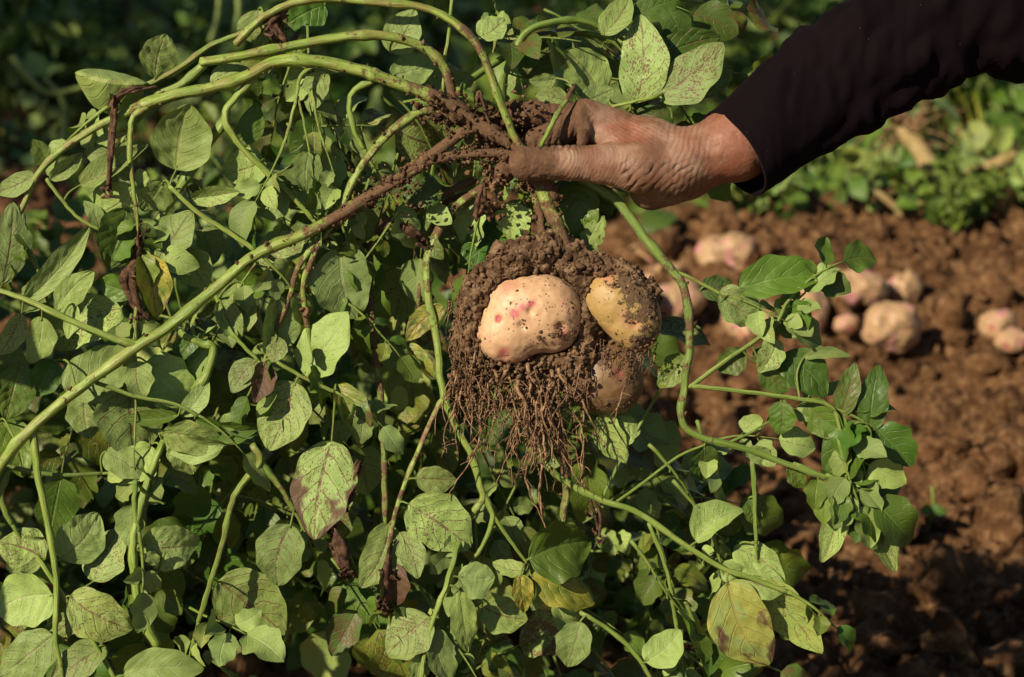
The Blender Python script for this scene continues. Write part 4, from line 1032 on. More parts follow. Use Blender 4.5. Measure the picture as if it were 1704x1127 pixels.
# ---- leaves read off the photograph: base x,y, tip x,y, width, side, z, opts
U_, T_ = False, True
HERO = [
 (258,130,277,56,64,U_,-10,{}), (240,140,124,121,84,U_,10,dict(fold=-1.15,bend=.10,spot=.02,yel=.15,wave=.02,twist=0,curl=0,dz=0,face=(-.05,-.85,.5))), (293,283,314,172,94,U_,12,dict(spot=.06)),
 (212,348,182,446,74,T_,6,dict(spot=.03)), (262,430,318,350,70,U_,-2,dict(spot=.25)), (4,472,22,336,56,U_,0,dict(spot=.5)),
 (42,502,150,378,42,U_,6,dict(fold=.4)), (95,520,156,451,44,U_,8,dict(spot=.2)), (70,527,46,607,46,U_,8,dict(spot=.05)),
 (36,522,-4,592,36,U_,6,{}), (123,506,112,564,24,U_,10,{}), (202,512,88,578,78,U_,-40,{}), (222,486,160,468,44,T_,-12,{}),
 (238,424,262,528,56,T_,14,dict(yel=1.0,spot=.3,fold=.7,brn=.15)), (108,652,214,576,84,U_,-16,{}), (243,602,326,668,82,U_,-14,dict(spot=.1)),
 (215,634,226,766,112,U_,-30,dict(spot=.35)), (140,655,148,730,62,U_,-44,{}), (452,592,457,486,66,U_,0,dict(spot=.15,fold=.4)),
 (460,560,453,604,34,U_,12,dict(spot=.9)), (505,624,582,520,80,U_,0,dict(spot=.12)), (492,636,446,750,84,U_,6,dict(spot=.55)),
 (425,600,386,654,42,U_,-12,{}), (440,602,424,670,38,U_,14,dict(brn=1.2,fold=.6)), (374,738,262,716,50,U_,10,dict(fold=.5)), (270,720,378,744,56,U_,14,dict(fold=.15)),
 (296,692,205,697,26,T_,14,dict(fold=.7,spot=0)), (325,698,430,714,40,T_,4,dict(fold=.6,spot=0)), (303,692,345,630,34,U_,8,{}),
 (566,410,594,532,96,U_,-16,dict(spot=.15)), (432,442,504,394,62,U_,-20,{}), (318,332,400,318,32,U_,6,dict(fold=.6)),
 (514,252,512,320,48,U_,10,dict(spot=.03)), (480,322,420,352,56,U_,-6,{}), (541,120,514,188,42,U_,4,{}), (440,268,372,290,68,U_,-30,{}),
 (392,240,428,170,42,T_,-20,{}), (350,138,424,114,38,U_,-4,{}), (58,292,-6,322,36,U_,0,{}), (84,300,138,254,28,U_,-4,dict(fold=.5)), (78,275,52,232,30,T_,-10,{}),
 (134,308,240,236,44,U_,0,dict(fold=.7)), (222,312,166,354,56,U_,2,{}), (272,302,236,352,52,U_,0,dict(spot=.1)), (214,300,198,280,24,U_,4,{}),(236,312,232,280,24,U_,4,{}),
 (165,384,140,334,26,U_,0,{}), (650,88,692,16,60,U_,-40,{}), (650,126,728,100,50,U_,-40,{}), (798,62,840,28,46,U_,-20,dict(spot=.5)),
 (1002,162,942,82,82,U_,-50,dict(spot=.1)), (1060,172,1058,24,80,U_,-34,dict(spot=.8,fold=.1)), (1093,162,1197,66,78,U_,-14,dict(spot=.85,fold=.1)),
 (1088,100,1198,62,56,T_,-60,dict(fold=.2)), (1160,152,1220,112,56,U_,-56,{}), (1118,214,1058,184,36,T_,-40,dict(spot=.8)), (925,130,880,134,26,U_,-30,{}),
 (945,168,890,158,32,U_,-30,{}), (968,168,1020,148,40,U_,-36,{}), (1003,58,1048,-8,46,U_,-30,{}), (1052,32,1132,-6,46,T_,-50,{}), (872,130,918,66,60,T_,-80,{}),
 (736,322,664,322,54,T_,-20,dict(spot=.6)), (952,302,968,402,64,T_,-40,dict(spot=0)), (864,338,850,402,58,U_,-30,dict(torn=.6)), (972,428,1006,360,38,U_,-36,dict(torn=.5)),
 (985,300,1018,360,40,T_,-50,{}), (858,380,766,446,72,T_,-90,dict(spot=0)), (706,398,738,432,28,T_,-40,{}), (738,510,676,568,38,T_,-34,dict(yel=.7,spot=.7)),
 (676,574,722,628,30,T_,-36,dict(yel=.6,spot=.5,fold=.7)), (560,640,604,744,50,T_,-6,dict(yel=.5,brn=.25,spot=.4,fold=.6)), (174,752,240,796,50,U_,-6,{}),
 (76,930,-4,902,72,U_,-4,{}), (102,930,164,854,76,U_,-6,dict(spot=.1)), (88,990,-8,1018,88,U_,4,dict(spot=.15)), (116,992,222,1047,76,U_,6,dict(spot=.6,yel=.2)),
 (235,906,334,906,78,U_,-20,{}), (155,968,192,876,74,U_,-26,{}), (484,872,455,980,78,U_,-8,dict(spot=.45)), (362,968,474,1056,104,U_,-60,dict(spot=.5)),
 (205,1124,336,1112,66,U_,6,dict(spot=.05)), (552,734,520,896,98,U_,-4,dict(spot=.6,brn=.35)), (88,1056,-6,1130,72,U_,0,{}), (176,1076,82,1140,56,U_,-4,dict(spot=.5,brn=.2)),
 (132,1026,78,1078,44,U_,-8,{}), (678,838,784,914,88,U_,0,dict(spot=.7)), (692,796,760,799,44,U_,-4,dict(spot=.7)), (648,872,600,978,66,U_,-6,dict(spot=.45)),
 (664,886,696,964,44,U_,-4,dict(spot=.7)), (650,935,655,1016,48,U_,2,dict(brn=1.3,fold=.7)), (762,960,824,960,58,U_,0,dict(spot=.02,wide=.5)), (764,984,780,1088,44,U_,-2,dict(spot=.15,brn=.12)),
 (716,1028,646,1092,76,U_,-2,dict(spot=.75)), (722,1048,752,1142,48,U_,-4,dict(spot=.1)), (700,1088,688,1150,34,U_,0,dict(spot=.3)),
 (880,930,990,905,96,T_,-16,dict(spot=.05,fold=.5,curl=.3)), (884,958,992,1004,62,T_,-24,dict(yel=.55,spot=.05)), (866,956,873,1020,36,T_,-10,dict(yel=.9)),
 (874,950,818,934,30,U_,-20,{}), (795,1005,880,1030,62,U_,-50,{}), (966,1034,944,1112,56,U_,-20,{}), (1074,1102,1132,1046,58,U_,-18,dict(spot=.0)),
 (1210,968,1282,1110,96,U_,0,dict(spot=.12,yel=.5,brn=.30,fold=.12)), (1230,960,1308,982,56,U_,-10,dict(spot=.3)), (1256,968,1368,1084,74,U_,-8,dict(spot=.35,yel=.25,fold=.15)), (1222,912,1306,968,50,U_,-14,dict(spot=.35)),
 (1158,902,1232,842,56,U_,0,dict(fold=.7,curl=.3,spot=.3)), (1388,810,1366,938,44,U_,6,dict(spot=.6,fold=.5)), (1420,816,1488,952,54,U_,4,dict(spot=.7,fold=.5)),
 (1228,482,1377,454,66,T_,16,dict(fold=.35,spot=.05)), (1196,488,1270,528,60,U_,18,dict(spot=.6)), (1166,484,1218,470,44,T_,4,dict(fold=.3)), (1300,512,1342,560,70,T_,4,dict(spot=.05)),
 (1240,588,1192,614,44,T_,0,{}), (1292,562,1262,620,42,U_,8,{}), (1300,592,1376,660,66,T_,-6,dict(spot=0)), (1338,594,1414,590,20,U_,6,dict(fold=.6)),
 (1398,692,1422,604,38,T_,8,{}), (1448,716,1464,606,48,T_,4,{}), (1342,668,1404,728,56,T_,0,{}), (1300,668,1296,724,44,T_,2,{}), (1140,592,1096,645,44,T_,-20,dict(yel=.2)),
 (1444,706,1376,806,80,T_,10,dict(spot=0,fold=.5)), (1450,716,1468,810,50,T_,-6,{}), (1172,742,1176,802,50,T_,-6,{}), (1268,610,1314,652,40,T_,-2,{}), (1242,748,1288,776,30,U_,4,dict(fold=.5)),
 (1256,602,1290,580,30,T_,0,{}), (1312,776,1342,812,30,T_,0,{}), (430,16,436,78,62,U_,-26,{}), (445,60,502,40,60,U_,-40,dict(brn=.5)), (540,8,470,46,70,T_,-50,dict(spot=0)),
 (1246,830,1262,876,30,T_,-18,{}), (1060,700,1010,742,46,U_,-60,{}), (1000,690,1042,770,50,U_,-50,{}), (930,690,900,760,50,T_,-90,{}),
 (300,420,340,480,60,U_,-36,{}), (366,500,398,572,40,U_,-18,dict(fold=.4)), (330,560,296,614,40,T_,-40,{}), (395,470,372,540,46,U_,-40,{}),
 (250,740,200,800,60,U_,-12,{}), (300,722,322,790,54,U_,-8,{}), (35,605,10,700,60,T_,-40,{}), (0,700,40,790,66,T_,-46,{}), (90,600,60,660,50,T_,-50,{}),
]
leaves = []
def lkind(o): return o
for it in HERO:
    x0, y0, x1, y1, wd, top, z, o = it; o = dict(o); L = math.hypot(x1 - x0, y1 - y0)
    dz = o.pop('dz', rng.uniform(-.35, .25)) * L
    B = PL(x0, y0, z - 8 - max(0, dz) * .5); T = PL(x1, y1, z - 8 + dz * .7)
    nrm = np.array(nearcam(B)) + np.array([rng.gauss(0, .28), 0, rng.gauss(.10, .28)])
    if 'face' in o: nrm = np.array(o.pop('face'))
    o.setdefault('spot', rng.choice([.12, .3, .5, .75])); o.setdefault('fold', rng.uniform(.0, .28)); o.setdefault('curl', rng.uniform(-.05, .18))
    o.setdefault('bend', rng.uniform(-.04, .08)); o.setdefault('wave', rng.uniform(.03, .08)); o.setdefault('twist', rng.gauss(0, .18))
    leaves.append((L * wd, B, T, 1.08 * wd * MM / max(.7, math.cos(o['fold'] * .8)), nrm, top, o, (x0, y0, z)))
leaves.sort(key=lambda q: -q[0])
extra = MB(); pet = MB(); HI = True
for k, (ar, B, T, wd, nrm, top, o, px) in enumerate(leaves):
    m = MB() if k < 98 else extra
    leaf(m, B, T, wd, nrm, top, **o)
    if k < 98:
        ob = m.build('leaf', M_LEAF, plant)
        if o.get('brn', 0) > 1: ob['label'] = 'shrivelled brown leaf'
        elif o.get('yel', 0) >= .9: ob['label'] = 'yellowed leaf'
    # petiole to the nearest stem
    best = None
    for sx_, sy_, sz_, w_ in STEM_PTS:
        dd = math.hypot(sx_ - px[0], sy_ - px[1]) + .5 * abs(sz_ - px[2])
        if best is None or dd < best[0]: best = (dd, w_)
    if best[0] < 120:
        a_ = np.array(B); b_ = best[1]; ax_ = (np.array(T) - a_); ax_ /= np.linalg.norm(ax_)
        mid_ = (a_ + b_) / 2 - ax_ * .12 * np.linalg.norm(a_ - b_) - np.array([0, 0, -.1 * np.linalg.norm(a_ - b_)])
        C = catmull([a_ + ax_ * .003, a_, mid_, b_], 5); tube(pet, C, np.linspace(1.3, 2.1, len(C)) * MM, (0, .25, .15, 1), sides=7)

HI = False
# ---- foliage behind, grown as pinnate leaves
def inpoly(x, y, poly):
    c = False; j = len(poly) - 1
    for i in range(len(poly)):
        xi, yi = poly[i]; xj, yj = poly[j]
        if (yi > y) != (yj > y) and x < (xj - xi) * (y - yi) / (yj - yi) + xi: c = not c
        j = i
    return c
MASS = [(-60, 480), (60, 420), (150, 440), (225, 360), (270, 230), (360, 130), (440, 80), (520, 10), (640, -40), (1100, -40), (1160, 60), (1150, 130), (1060, 170), (930, 175), (960, 320), (985, 420), (1000, 600), (1050, 700), (1110, 800), (1180, 900), (1200, 1180), (-60, 1180)]
n_ok = 0
fol = MB()
AVOID += [(815, 125, 1290, 345, -130), (735, 380, 1110, 700, -75), (760, 700, 1010, 890, -60), (690, 140, 870, 340, -60), (560, 270, 700, 360, -20), (1110, 430, 1170, 720, -30), (1000, 330, 1130, 480, -60), (1010, 10, 1205, 190, -75), (985, 820, 1330, 1000, -45)]
while n_ok < 195:
    x = rng.uniform(-80, 1220); y = rng.uniform(-50, 1200)
    if not inpoly(x, y, MASS): continue
    if x < 260 and y < 490 and rng.random() < .92: continue
    if 560 < x < 760 and 540 < y < 900 and rng.random() < .45: continue
    nearf = rng.random() < .13
    z = (-rng.uniform(20, 80) if nearf else -rng.uniform(170, 620)) if y > 300 else -rng.uniform(30, 170)
    if 820 < x < 1300 and 110 < y < 420: z = min(z, -150)
    if 720 < x < 1120 and 360 < y < 800: z = min(z, -110)
    p = PL(x, y, z); a = rng.uniform(-2.4, .2) if x < 700 else rng.uniform(-2.2, .9)
    d = np.array(RGT) * math.cos(a) + np.array(UPV) * math.sin(a) + np.array(FWD) * rng.gauss(0, .35)
    compound(fol, pet, p, d, rng.uniform(.055, .09), rng.choice([2, 3, 3]), rng.choice([.022, .03, .038, .045]) * (.8 if z > -100 else 1.05) * rng.uniform(.9, 1.1), rng.choice([.1, .3, .7]), .25, .15, .62 if z > -150 else .2, r0=.0011, dark=.25, droop=.5)
    n_ok += 1
for w_, t_, r_ in ENDS:
    t_ = np.array(t_) / np.linalg.norm(t_)
    compound(fol, pet, w_ - t_ * .002, t_, rng.uniform(.035, .05), 2, rng.uniform(.020, .028), .2, .1, .0, .7, r0=r_ * MM * .8, dark=.1)
# outer right sprig leaves
for (x, y, z, a, l, s) in [(1350, 665, -4, -.3, .05, .036), (1320, 772, 0, -.2, .05, .034), (1395, 730, 0, -1.3, .05, .030), (1375, 790, 4, -.4, .04, .034), (1160, 700, -20, -1.2, .05, .024), (1280, 560, 0, 1.0, .04, .024), (1120, 800, -40, -.9, .06, .03), (1180, 860, -40, -1.3, .06, .03), (1080, 740, -60, -.8, .06, .03), (1390, 690, 0, -1.0, .05, .034), (1050, 900, -50, -.9, .06, .03), (1140, 1000, -60, -1.2, .06, .034), (1230, 900, -40, -1.4, .05, .026)]:
    compound(fol, pet, PL(x, y, z), np.array(RGT) * math.cos(a) + np.array(UPV) * math.sin(a), l, 3, s, .1, .1, .0, .3, dark=.3)
for m_, nm, mt in ((extra, 'small_leaf', M_LEAF), (fol, 'foliage', M_LEAF)):
    o = m_.build(nm, mt, plant); tag(o, kind='stuff')
AVOID.clear()
o = pet.build('leaf_stalk', M_STEM, plant); tag(o, kind='stuff')

# ---- shrivelled brown leaf remains hanging from the stems
def dead(pts, r, n, seed, nm='dead_leaf'):
    rng.seed(seed); m = MB()
    for q in range(n):
        C = catmull([PL(x + rng.gauss(0, 4), y + rng.gauss(0, 4), z + rng.gauss(0, 4))[:] for x, y, z in pts], 6)
        W = np.linspace(.4, 1, len(C)) * np.sin(np.linspace(.3, 2.9, len(C))) * r * MM
        tube(m, C, W + .3 * MM, (0, 0, 0, 1), sides=7, rough=.9, seed=rng.random() * 60)
    for q in range(n * 3):
        x, y, z = pts[rng.randrange(1, len(pts))]; B = PL(x + rng.gauss(0, 5), y + rng.gauss(0, 6), z); d = np.array([rng.gauss(0, 1), rng.gauss(0, .6), rng.gauss(-.8, .6)]); d /= np.linalg.norm(d)
        s = rng.uniform(10, 26) * MM; leaf(m, B, np.array(B) + d * s, s * .7, (rng.gauss(0, 1), -1, rng.gauss(0, 1)), True, fold=1.0, curl=.5, wave=.5, twist=1.0)
    o = m.build(nm, M_DRY, plant); o['label'] = 'shrivelled brown leaf remains'
dead([(262, 145, 12), (225, 150, 16), (196, 170, 18), (186, 220, 18), (182, 300, 16), (184, 322, 16)], 5, 3, 1)
dead([(235, 380, 4), (228, 430, 6), (222, 470, 6), (234, 520, 6)], 11, 3, 2)
dead([(480, 20, -10), (455, 40, -10), (470, 68, -14)], 9, 3, 3)
dead([(560, 880, -10), (568, 910, -12), (575, 950, -12)], 12, 3, 4)
dead([(600, 770, -24), (570, 830, -26), (548, 880, -20)], 14, 4, 5)
dead([(648, 900, 0), (645, 950, 2), (640, 1005, 2)], 8, 3, 6)
dead([(800, 150, 8), (805, 180, 8), (812, 210, 6)], 3, 2, 7)
dead([(640, 360, -30), (670, 380, -34), (700, 392, -36)], 10, 3, 8)
dead([(810, 300, -6), (800, 340, -8), (790, 365, -8)], 6, 3, 9)
dead([(975, 800, -40), (990, 850, -44), (1000, 895, -46)], 4, 2, 10)

# ---- wet soil lumps where the stems meet
rng.seed(31)
def lump(cx, cy, cz, sx_, sy_, sz_, n, r0=1.6, r1=9):
    for _ in range(n):
        a, b, c = (rng.gauss(0, .5) for _ in range(3)); r = rng.uniform(r0, r1) * (.4 + .6 * rng.random())
        crumb(mudd, PL(cx + a * sx_, cy + b * sy_, cz + c * sz_), r * MM * .8, r > 2.6, amp=1.5)
lump(745, 178, 6, 55, 30, 16, 150, 1.5, 9); lump(772, 205, 0, 50, 26, 14, 90, 1.5, 8); lump(820, 240, -2, 50, 50, 14, 120, 1.5, 7)
lump(828, 300, 2, 30, 45, 20, 110, 1.5, 8); lump(865, 190, 0, 60, 40, 14, 90, 1.5, 6); lump(890, 315, -6, 40, 26, 14, 60, 1.5, 6); lump(650, 312, 14, 60, 34, 10, 110, 1.2, 6); lump(600, 338, 14, 40, 20, 10, 60, 1.2, 6)
lump(800, 265, 0, 40, 22, 12, 80, 1.5, 6)
o = mudd.build('clinging_mud', M_MUD, plant); tag(o, kind='stuff')
# ------------------------------------------------------------------ tubers, soil ball and roots of the lifted plant
def H(p): return H2W(np.array([p]))[0]
def localpot(lobes, name, h, **k):
    """lobes in hand-frame pixels: (x, y, z, rx, ry, rz); built directly in that frame, then mapped to the world"""
    lo = np.min([np.array(c[:3]) - c[3:] for c in lobes], 0) - 10; hi = np.max([np.array(c[:3]) + c[3:] for c in lobes], 0) + 10
    Gd = grid(lo, hi, h); F = None; kk = k.get('k', 26)
    for c in lobes:
        e = ell(Gd, c[:3], np.array(c[3:], np.float32)); F = e if F is None else smin(F, e, kk)
    F = F + 2.2 * fbm(Gd / 46 + k['seed'], 3) + .8 * fbm(Gd / 14 + k['seed'], 2)
    for (ex, ey, r, dep) in k['eyes']:
        F = F + dep * np.exp(-((Gd[..., 0] - ex) ** 2 + (Gd[..., 1] - ey) ** 2) / r ** 2) * (Gd[..., 2] > lobes[0][2])
    V, Q = surface_nets(F, lo, h)
    C = np.tile(np.array(k['base'])[None], (len(V), 1)); n = fbm(V / 30 + k['seed'], 3)[:, None]; C = C * (1 + .16 * n)
    blush = sstep(.15, .5, fbm(V / 40 + 5 + k['seed'], 3))[:, None] * .35; C = C * (1 - blush) + np.array([.52, .25, .20]) * blush
    for (ex, ey, r, s) in k['pinks']:
        e = s * np.exp(-((V[:, 0] - ex) ** 2 + (V[:, 1] - ey) ** 2 + 20 * n[:, 0] * r) / r ** 2) * (V[:, 2] > lobes[0][2]); e = np.clip(e, 0, .95)[:, None]
        C = C * (1 - e * .8) + np.array([.50, .04, .10]) * e * .8
    fl = np.full(len(V), k['film'])
    for (ex, ey, rx, ry, s) in k['dirt']: fl += s * np.exp(-((V[:, 0] - ex) / rx) ** 2 - ((V[:, 1] - ey) / ry) ** 2)
    pr = np.clip(fl - k['film'] - .05 + .25 * n[:, 0], 0, 1) * (V[:, 2] > lobes[0][2] + 6)
    for i in np.nonzero(nr.rand(len(V)) < pr * k.get('cr', .09))[0]: TUBC.append((V[i], rng.uniform(.8, 2.8)))
    m = MB(); m.add(H2W(V), Q[:, ::-1], np.concatenate([np.clip(C, .01, 1), fl[:, None]], 1)); return m.build(name, M_POT, plant)
TUBC = []
POT1 = [(893, 512, -2, 69, 56, 50), (846, 558, -4, 54, 48, 44), (925, 534, -6, 40, 52, 44), (845, 504, -6, 32, 34, 34)]
POT2 = [(1036, 505, 2, 54, 50, 44), (1058, 540, 0, 42, 44, 40), (1012, 492, -2, 34, 32, 34)]
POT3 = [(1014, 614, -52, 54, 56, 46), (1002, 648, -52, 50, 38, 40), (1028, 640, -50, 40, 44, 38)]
o = localpot(POT1, 'tuber', 1.7, seed=3.3, base=(.60, .385, .22), film=-.012, eyes=[(882, 518, 6, 6), (866, 541, 5, 4), (830, 530, 5, 3.5), (932, 545, 8, 6), (872, 545, 6, 3), (838, 590, 9, 3), (886, 508, 6, 2)],
             pinks=[(887, 508, 5, 1), (858, 524, 8, .9), (828, 531, 6, 1), (935, 549, 10, .8), (838, 590, 10, .75), (868, 510, 6, .6), (934, 506, 8, .35), (876, 538, 5, .6), (845, 475, 16, .35)],
             dirt=[(870, 528, 10, 7, .25), (872, 542, 7, 8, .30), (908, 562, 20, 14, .22), (925, 545, 14, 18, .14), (850, 568, 14, 8, .2), (810, 580, 14, 16, .18), (955, 560, 24, 50, .3), (900, 465, 60, 12, .12), (845, 592, 10, 6, .2)])
o['label'] = 'largest tuber, cream with magenta eyes'
o = localpot(POT2, 'tuber', 1.8, seed=8.1, base=(.40, .27, .095), film=.055, eyes=[(1054, 538, 9, 4), (1020, 540, 8, 2)], pinks=[(1054, 538, 8, 1), (1010, 462, 10, .6), (1042, 528, 9, .35)],
             dirt=[(1040, 515, 20, 30, .22), (1078, 500, 22, 60, .35), (1075, 570, 40, 20, .3), (1050, 470, 40, 22, .3), (1018, 575, 14, 12, .1)])
o['label'] = 'right-hand tuber with soil caked on top'
o = localpot(POT3, 'tuber', 2.0, seed=5.7, base=(.15, .085, .035), film=.10, eyes=[(1030, 620, 8, 2)], pinks=[(1028, 620, 10, .3)], dirt=[(1000, 590, 24, 24, .3), (1050, 620, 12, 50, .2), (1020, 675, 40, 12, .2)])  # dark base and heavier film paint this tuber's shade into its colour
o['label'] = 'lowest tuber, brown, with shade put into its colour'

h = 1.6
Gd = grid((728, 378, -95), (1118, 690, 62), h)
S = chain(Gd, [((806, 498, -22), 38), ((792, 555, -20), 32), ((784, 612, -22), 25)], 14)
S = smin(S, chain(Gd, [((800, 490, -20), 34), ((850, 440, -14), 36), ((915, 420, -16), 32), ((950, 432, -14), 26)], 14), 14)
S = smin(S, chain(Gd, [((955, 440, -14), 34), ((985, 470, -14), 30), ((975, 530, -18), 30), ((965, 590, -22), 28)], 12), 12)
S = smin(S, chain(Gd, [((1000, 448, -8), 26), ((1040, 462, 0), 24), ((1070, 490, -6), 24), ((1073, 540, -10), 22), ((1058, 562, 0), 18)], 10), 10)
S = smin(S, ell(Gd, (870, 540, -45), np.array((105, 90, 42.))), 14)
S = smin(S, chain(Gd, [((800, 596, -24), 24), ((870, 606, -24), 19), ((940, 596, -22), 24), ((960, 640, -26), 24)], 12), 12)
S = smin(S, ell(Gd, (1030, 520, -36), np.array((58, 58, 30.))), 10)
def sdp(L, k=26):
    F = None
    for c in L:
        e = ell(Gd, c[:3], np.array(c[3:], np.float32)); F = e if F is None else smin(F, e, k)
    return F
front = Gd[..., 2] > -18
p1 = sdp(POT1); p2 = sdp(POT2)
S = S + 5.5 * fbm(Gd / 26, 4, .66) * 2.1 + 2.2 * fbm(Gd / 7, 3, .6)
# keep the front of the two tubers free of soil except a ragged rim
r1 = p1 - (3 + 7 * fbm(Gd / 16 + 7, 3)); r2 = p2 - (1 + 8 * fbm(Gd / 18 + 3, 3))
clear1 = np.where(front & (Gd[..., 1] > 452 + .12 * (Gd[..., 0] - 880)) & (Gd[..., 0] < 962), -r1, -50)
clear2 = np.where(front & ((Gd[..., 1] - 455) * .9 > (Gd[..., 0] - 1020) * .55) & (Gd[..., 0] < 1082), -r2, -50)
S = np.maximum(S, clear1); S = np.maximum(S, clear2)
V, Q = surface_nets(S, (728, 378, -95), h); del S, p1, p2, r1, r2
sb = MB(); sb.add(H2W(V), Q[:, ::-1])
sel = nr.choice(len(V), 2600, replace=False)
for i in sel:
    if V[i, 2] < -40: continue
    r = 1.3 + 5.5 * nr.rand() ** 3
    crumb(sb, H(V[i] + nr.normal(0, 1.5, 3)), r * MM, r > 3.4)
for q, r in TUBC: crumb(sb, H(q), r * MM, r > 2)
for _ in range(70):  # patches of soil stuck on the second tuber and the edge of the first
    x, y = rng.choice([(1040, 500), (1046, 525), (1030, 485), (905, 562), (928, 552), (1070, 575)]); x += rng.gauss(0, 8); y += rng.gauss(0, 9)
    crumb(sb, H((x, y, (41 if x > 980 else 36) + rng.gauss(0, 3))), rng.uniform(1.5, 4.5) * MM)
o = sb.build('soil_ball', M_SOIL, plant); tag(o, 'dark crumbly soil caked round the tubers')

# roots
rng.seed(91)
rootmb = MB(); rc = MB()
def root(p, length, r, big=False, drift=0.0, br=2, wig=.22):
    n = max(6, int(length / 7)); d = np.array([rng.gauss(drift, .25), 1.0, rng.gauss(0, .2)]); C = [np.array(p, float)]; st = length / n
    for k in range(n):
        d = d + np.array([rng.gauss(0, wig), rng.gauss(0, .1), rng.gauss(0, wig * .6)]); d[0] += (drift - d[0]) * .1; d[2] *= .85; d[1] = max(d[1], .25) + .06; d /= np.linalg.norm(d); C.append(C[-1] + d * st)
    C = np.array(C); C[:, 2] = p[2] + (C[:, 2] - p[2]) * .45; m = MB() if big else rootmb
    tube(m, H2W(C), np.linspace(r, r * .35, len(C)) * MM, (0, 0, 0, 1), sides=6, rough=.35, seed=rng.random() * 90)
    if big: m.build('root', M_ROOT, plant)
    for k in range(len(C)):
        if rng.random() < .9 * (1 - k / len(C)) ** 1.1:
            for _ in range(rng.randint(1, 3)):
                rr = rng.uniform(.7, 2.6) * (1 - .6 * k / len(C)); crumb(rc, H(C[k] + np.array([rng.gauss(0, 1.6), rng.gauss(0, 2), rng.gauss(0, 1.6)])), rr * MM)
    for _ in range(br):
        k = rng.randrange(1, len(C) - 1); dd = np.array([rng.gauss(0, 1), rng.gauss(.5, .5), rng.gauss(0, .6)]); dd /= np.linalg.norm(dd); L = rng.uniform(8, 28); q = [C[k]]
        for _ in range(4): dd = dd + np.array([rng.gauss(0, .35), .12, rng.gauss(0, .2)]); dd /= np.linalg.norm(dd); q.append(q[-1] + dd * L / 4)
        tube(rootmb, H2W(np.array(q)), np.linspace(r * .5, .3, 5) * MM, (0, 0, 0, 1), sides=5)
for (x, y, L, r, dr) in [(905, 640, 265, 3.0, -.10), (900, 650, 225, 2.6, .02), (925, 650, 200, 2.6, .02), (785, 660, 190, 2.2, .0), (760, 650, 110, 1.8, -.05), (880, 640, 130, 2.3, -.1), (770, 640, 90, 2.0, -.1), (800, 650, 80, 2.3, .1), (830, 655, 95, 2.4, -.3), (860, 650, 150, 2.6, -.75),
                          (845, 650, 120, 2.3, -.7), (950, 640, 150, 2.4, -.1), (960, 650, 110, 2.2, .55), (940, 640, 180, 2.2, .05), (765, 600, 75, 1.6, -.3), (780, 640, 130, 2.0, -.1), (890, 650, 110, 2.4, 0), (915, 640, 130, 2.5, .1), (870, 650, 90, 2.2, .1), (1040, 640, 70, 2.0, -.35), (1094, 570, 40, 1.0, .1)]:
    root((x, y, -4 + rng.gauss(0, 8) + (30 if x == 1040 else 0)), L, r, True, dr, 6, .2)
TUFT = [765, 792, 822, 850, 868, 892, 905, 926, 948, 968]
for _ in range(20):
    x = rng.choice(TUFT) + rng.gauss(0, 6); root((x, 610 + rng.gauss(0, 10), rng.uniform(-30, 10)), rng.uniform(40, 90), rng.uniform(2.8, 5.0), False, rng.gauss(0, .25), 5, .3)
for _ in range(80):
    x = (rng.choice(TUFT) + rng.gauss(0, 9)) if rng.random() < .75 else rng.uniform(752, 985); base = 600 + 30 * math.sin((x - 750) / 240 * 3.14)
    L = rng.uniform(25, 85) + 50 * math.exp(-((x - 895) / 40) ** 2) * rng.random(); root((x, base + rng.gauss(0, 16), rng.uniform(-45, 16)), L, rng.uniform(.6, 1.7), False, rng.gauss(0, .25), 2, .28)
for _ in range(28):   # hair roots down the left wall of the soil
    x = rng.uniform(748, 800); y = rng.uniform(470, 600); root((x, y, rng.uniform(0, 18)), rng.uniform(40, 120), rng.uniform(.45, .9), False, rng.gauss(-.02, .1), 1, .15)
for _ in range(70):
    root((rng.gauss(893, 22), 640 + rng.gauss(0, 12), rng.uniform(-30, 10)), rng.choice([70, 100, 130, 170]) * rng.uniform(.9, 1.2), rng.uniform(.7, 2.2), False, rng.gauss(0, .12), 3, .25)
for _ in range(26):
    root((rng.choice([775, 800, 830]) + rng.gauss(0, 10), 630 + rng.gauss(0, 12), rng.uniform(-30, 10)), rng.uniform(60, 120), rng.uniform(.7, 2.0), False, rng.gauss(-.05, .12), 3, .25)
for _ in range(900):
    x = rng.uniform(752, 980); y = rng.uniform(585, 660) + (20 * math.sin(x * .09)) if rng.random() < .8 else rng.uniform(640, 740) ; 
    if y > 680: x = rng.gauss(900, 28)
    r = rng.uniform(1.2, 4.2); crumb(rc, H((x + rng.gauss(0, 4), y, rng.uniform(-40, 14))), r * MM, r > 3)
for _ in range(30):
    x = rng.uniform(985, 1090); root((x, rng.uniform(560, 600), rng.uniform(-10, 25)), rng.uniform(20, 60), .5, False, 0, 0, .15)
o = rootmb.build('fine_roots', M_ROOT, plant); tag(o, kind='stuff')
o = rc.build('root_crumbs', M_SOIL, plant); tag(o, kind='stuff')
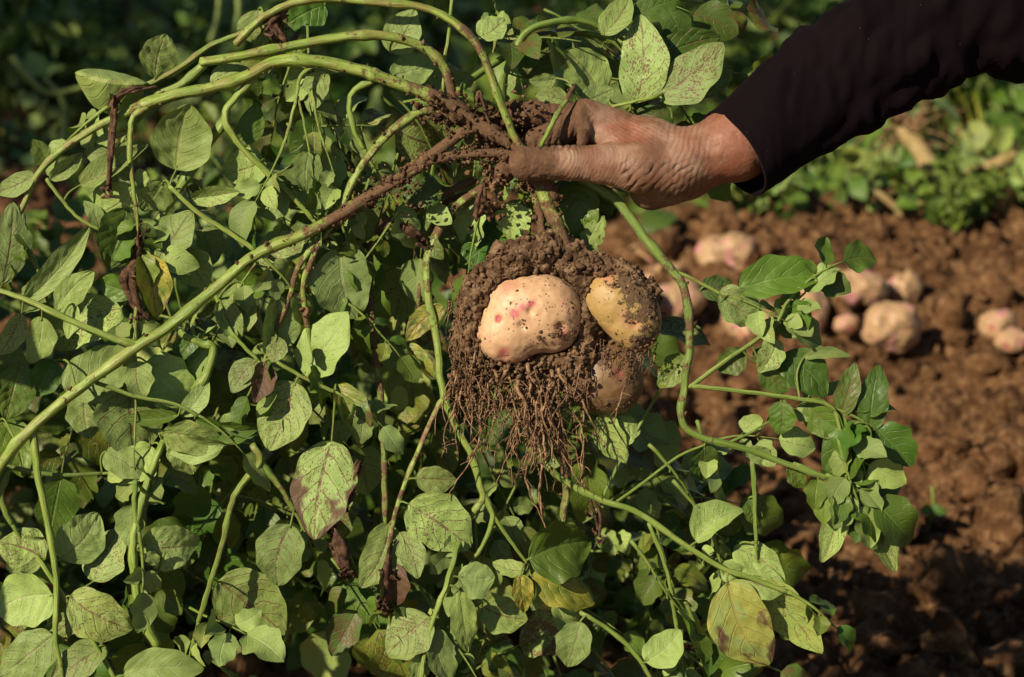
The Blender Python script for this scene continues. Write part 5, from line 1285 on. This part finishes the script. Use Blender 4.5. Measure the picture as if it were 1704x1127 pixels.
# ------------------------------------------------------------------ unseen trees, added left of the view to shade the far left
rng.seed(12); nr.seed(12)
def tree(x, y, hgt, cr, lab, n=2600, squash=(1, 1, .75)):
    t = thing('tree', lab, 'tree', (x, y, -.05)); m = MB(); cc = np.array([x, y, hgt])
    C = catmull([(x, y, -.05), (x + .05, y, hgt * .35), (x - .03, y + .04, hgt * .75), (x, y, hgt + .2)], 6); tube(m, C, np.linspace(.10, .03, len(C)), (.6, .8, .6, 1), sides=12, rough=.2)
    for k in range(14):
        a = rng.uniform(0, 6.28); z0 = hgt * rng.uniform(.5, .95); e = cc + np.array([math.cos(a) * cr * .8, math.sin(a) * cr * .8, rng.uniform(-.3, .6) * cr]) * squash
        L = catmull([(x, y, z0), tuple((np.array([x, y, z0]) + e) / 2 + np.array([0, 0, .08])), tuple(e)], 5); tube(m, L, np.linspace(.035, .008, len(L)), (.6, .8, .6, 1), sides=8, rough=.2)
    m.build('trunk', M_DRY, t); m = MB()
    cl = [cc + nr.normal(0, .48, 3) * cr * squash for _ in range(34)]
    for _ in range(n):
        c = cl[rng.randrange(len(cl))]; p = c + nr.normal(0, .16, 3) * cr; d = nr.normal(0, 1, 3); d /= np.linalg.norm(d); s = rng.uniform(.07, .13)
        leaf(m, p, p + d * s, s * .6, nr.normal(0, 1, 3) + [0, 0, 1], True, spot=.05)
    m.build('crown', M_LEAF, t)
tree(-3.7, 2.15, 2.9, 1.15, 'leafy tree added out of view to shade the far left of the plot')
tree(-5.3, 2.4, 3.6, 1.2, 'second added tree, out of view behind the shading one')
# potato plants standing in the soil behind the lifted one
SL = 'low potato plant still rooted behind the hanging foliage'
fp = [(-.46, 1.98, .34, 'leftmost'), (-.26, 2.02, .32, 'second from left'), (-.06, 1.96, .30, 'rightmost'), (-.42, 2.3, .38, 'rear left'), (-.24, 2.36, .32, 'rear middle'), (-.36, 1.84, .24, 'front left'), (-.16, 1.86, .22, 'front middle'), (.03, 1.84, .17, 'front right')]
for k, (x, y, h_, w_) in enumerate(fp):
    plant_proto(200 + k, h_, 6, .042, SL + ', ' + w_, 'rooted potato plants behind the lifted one', spot=.2, yel=.1, loc=(x, y, float(gz(x, y))), spread=.6, ncomp=9, under=.1)
for k, (x, y, h_, w_) in enumerate([(-.76, 1.27, .84, 'nearest'), (-.77, 1.56, .76, 'middle'), (-.82, 1.88, .66, 'farthest')]):  # unseen row, added left of the view to shade the deeper foliage
    plant_proto(320 + k, h_, 8, .048, 'tall bushy potato plant added out of view to cast shade, ' + w_ + ' of its row', 'tall potato plants added out of view for shade', spot=.2, yel=.1, loc=(x, y, 0), spread=.28, ncomp=12, under=.4)
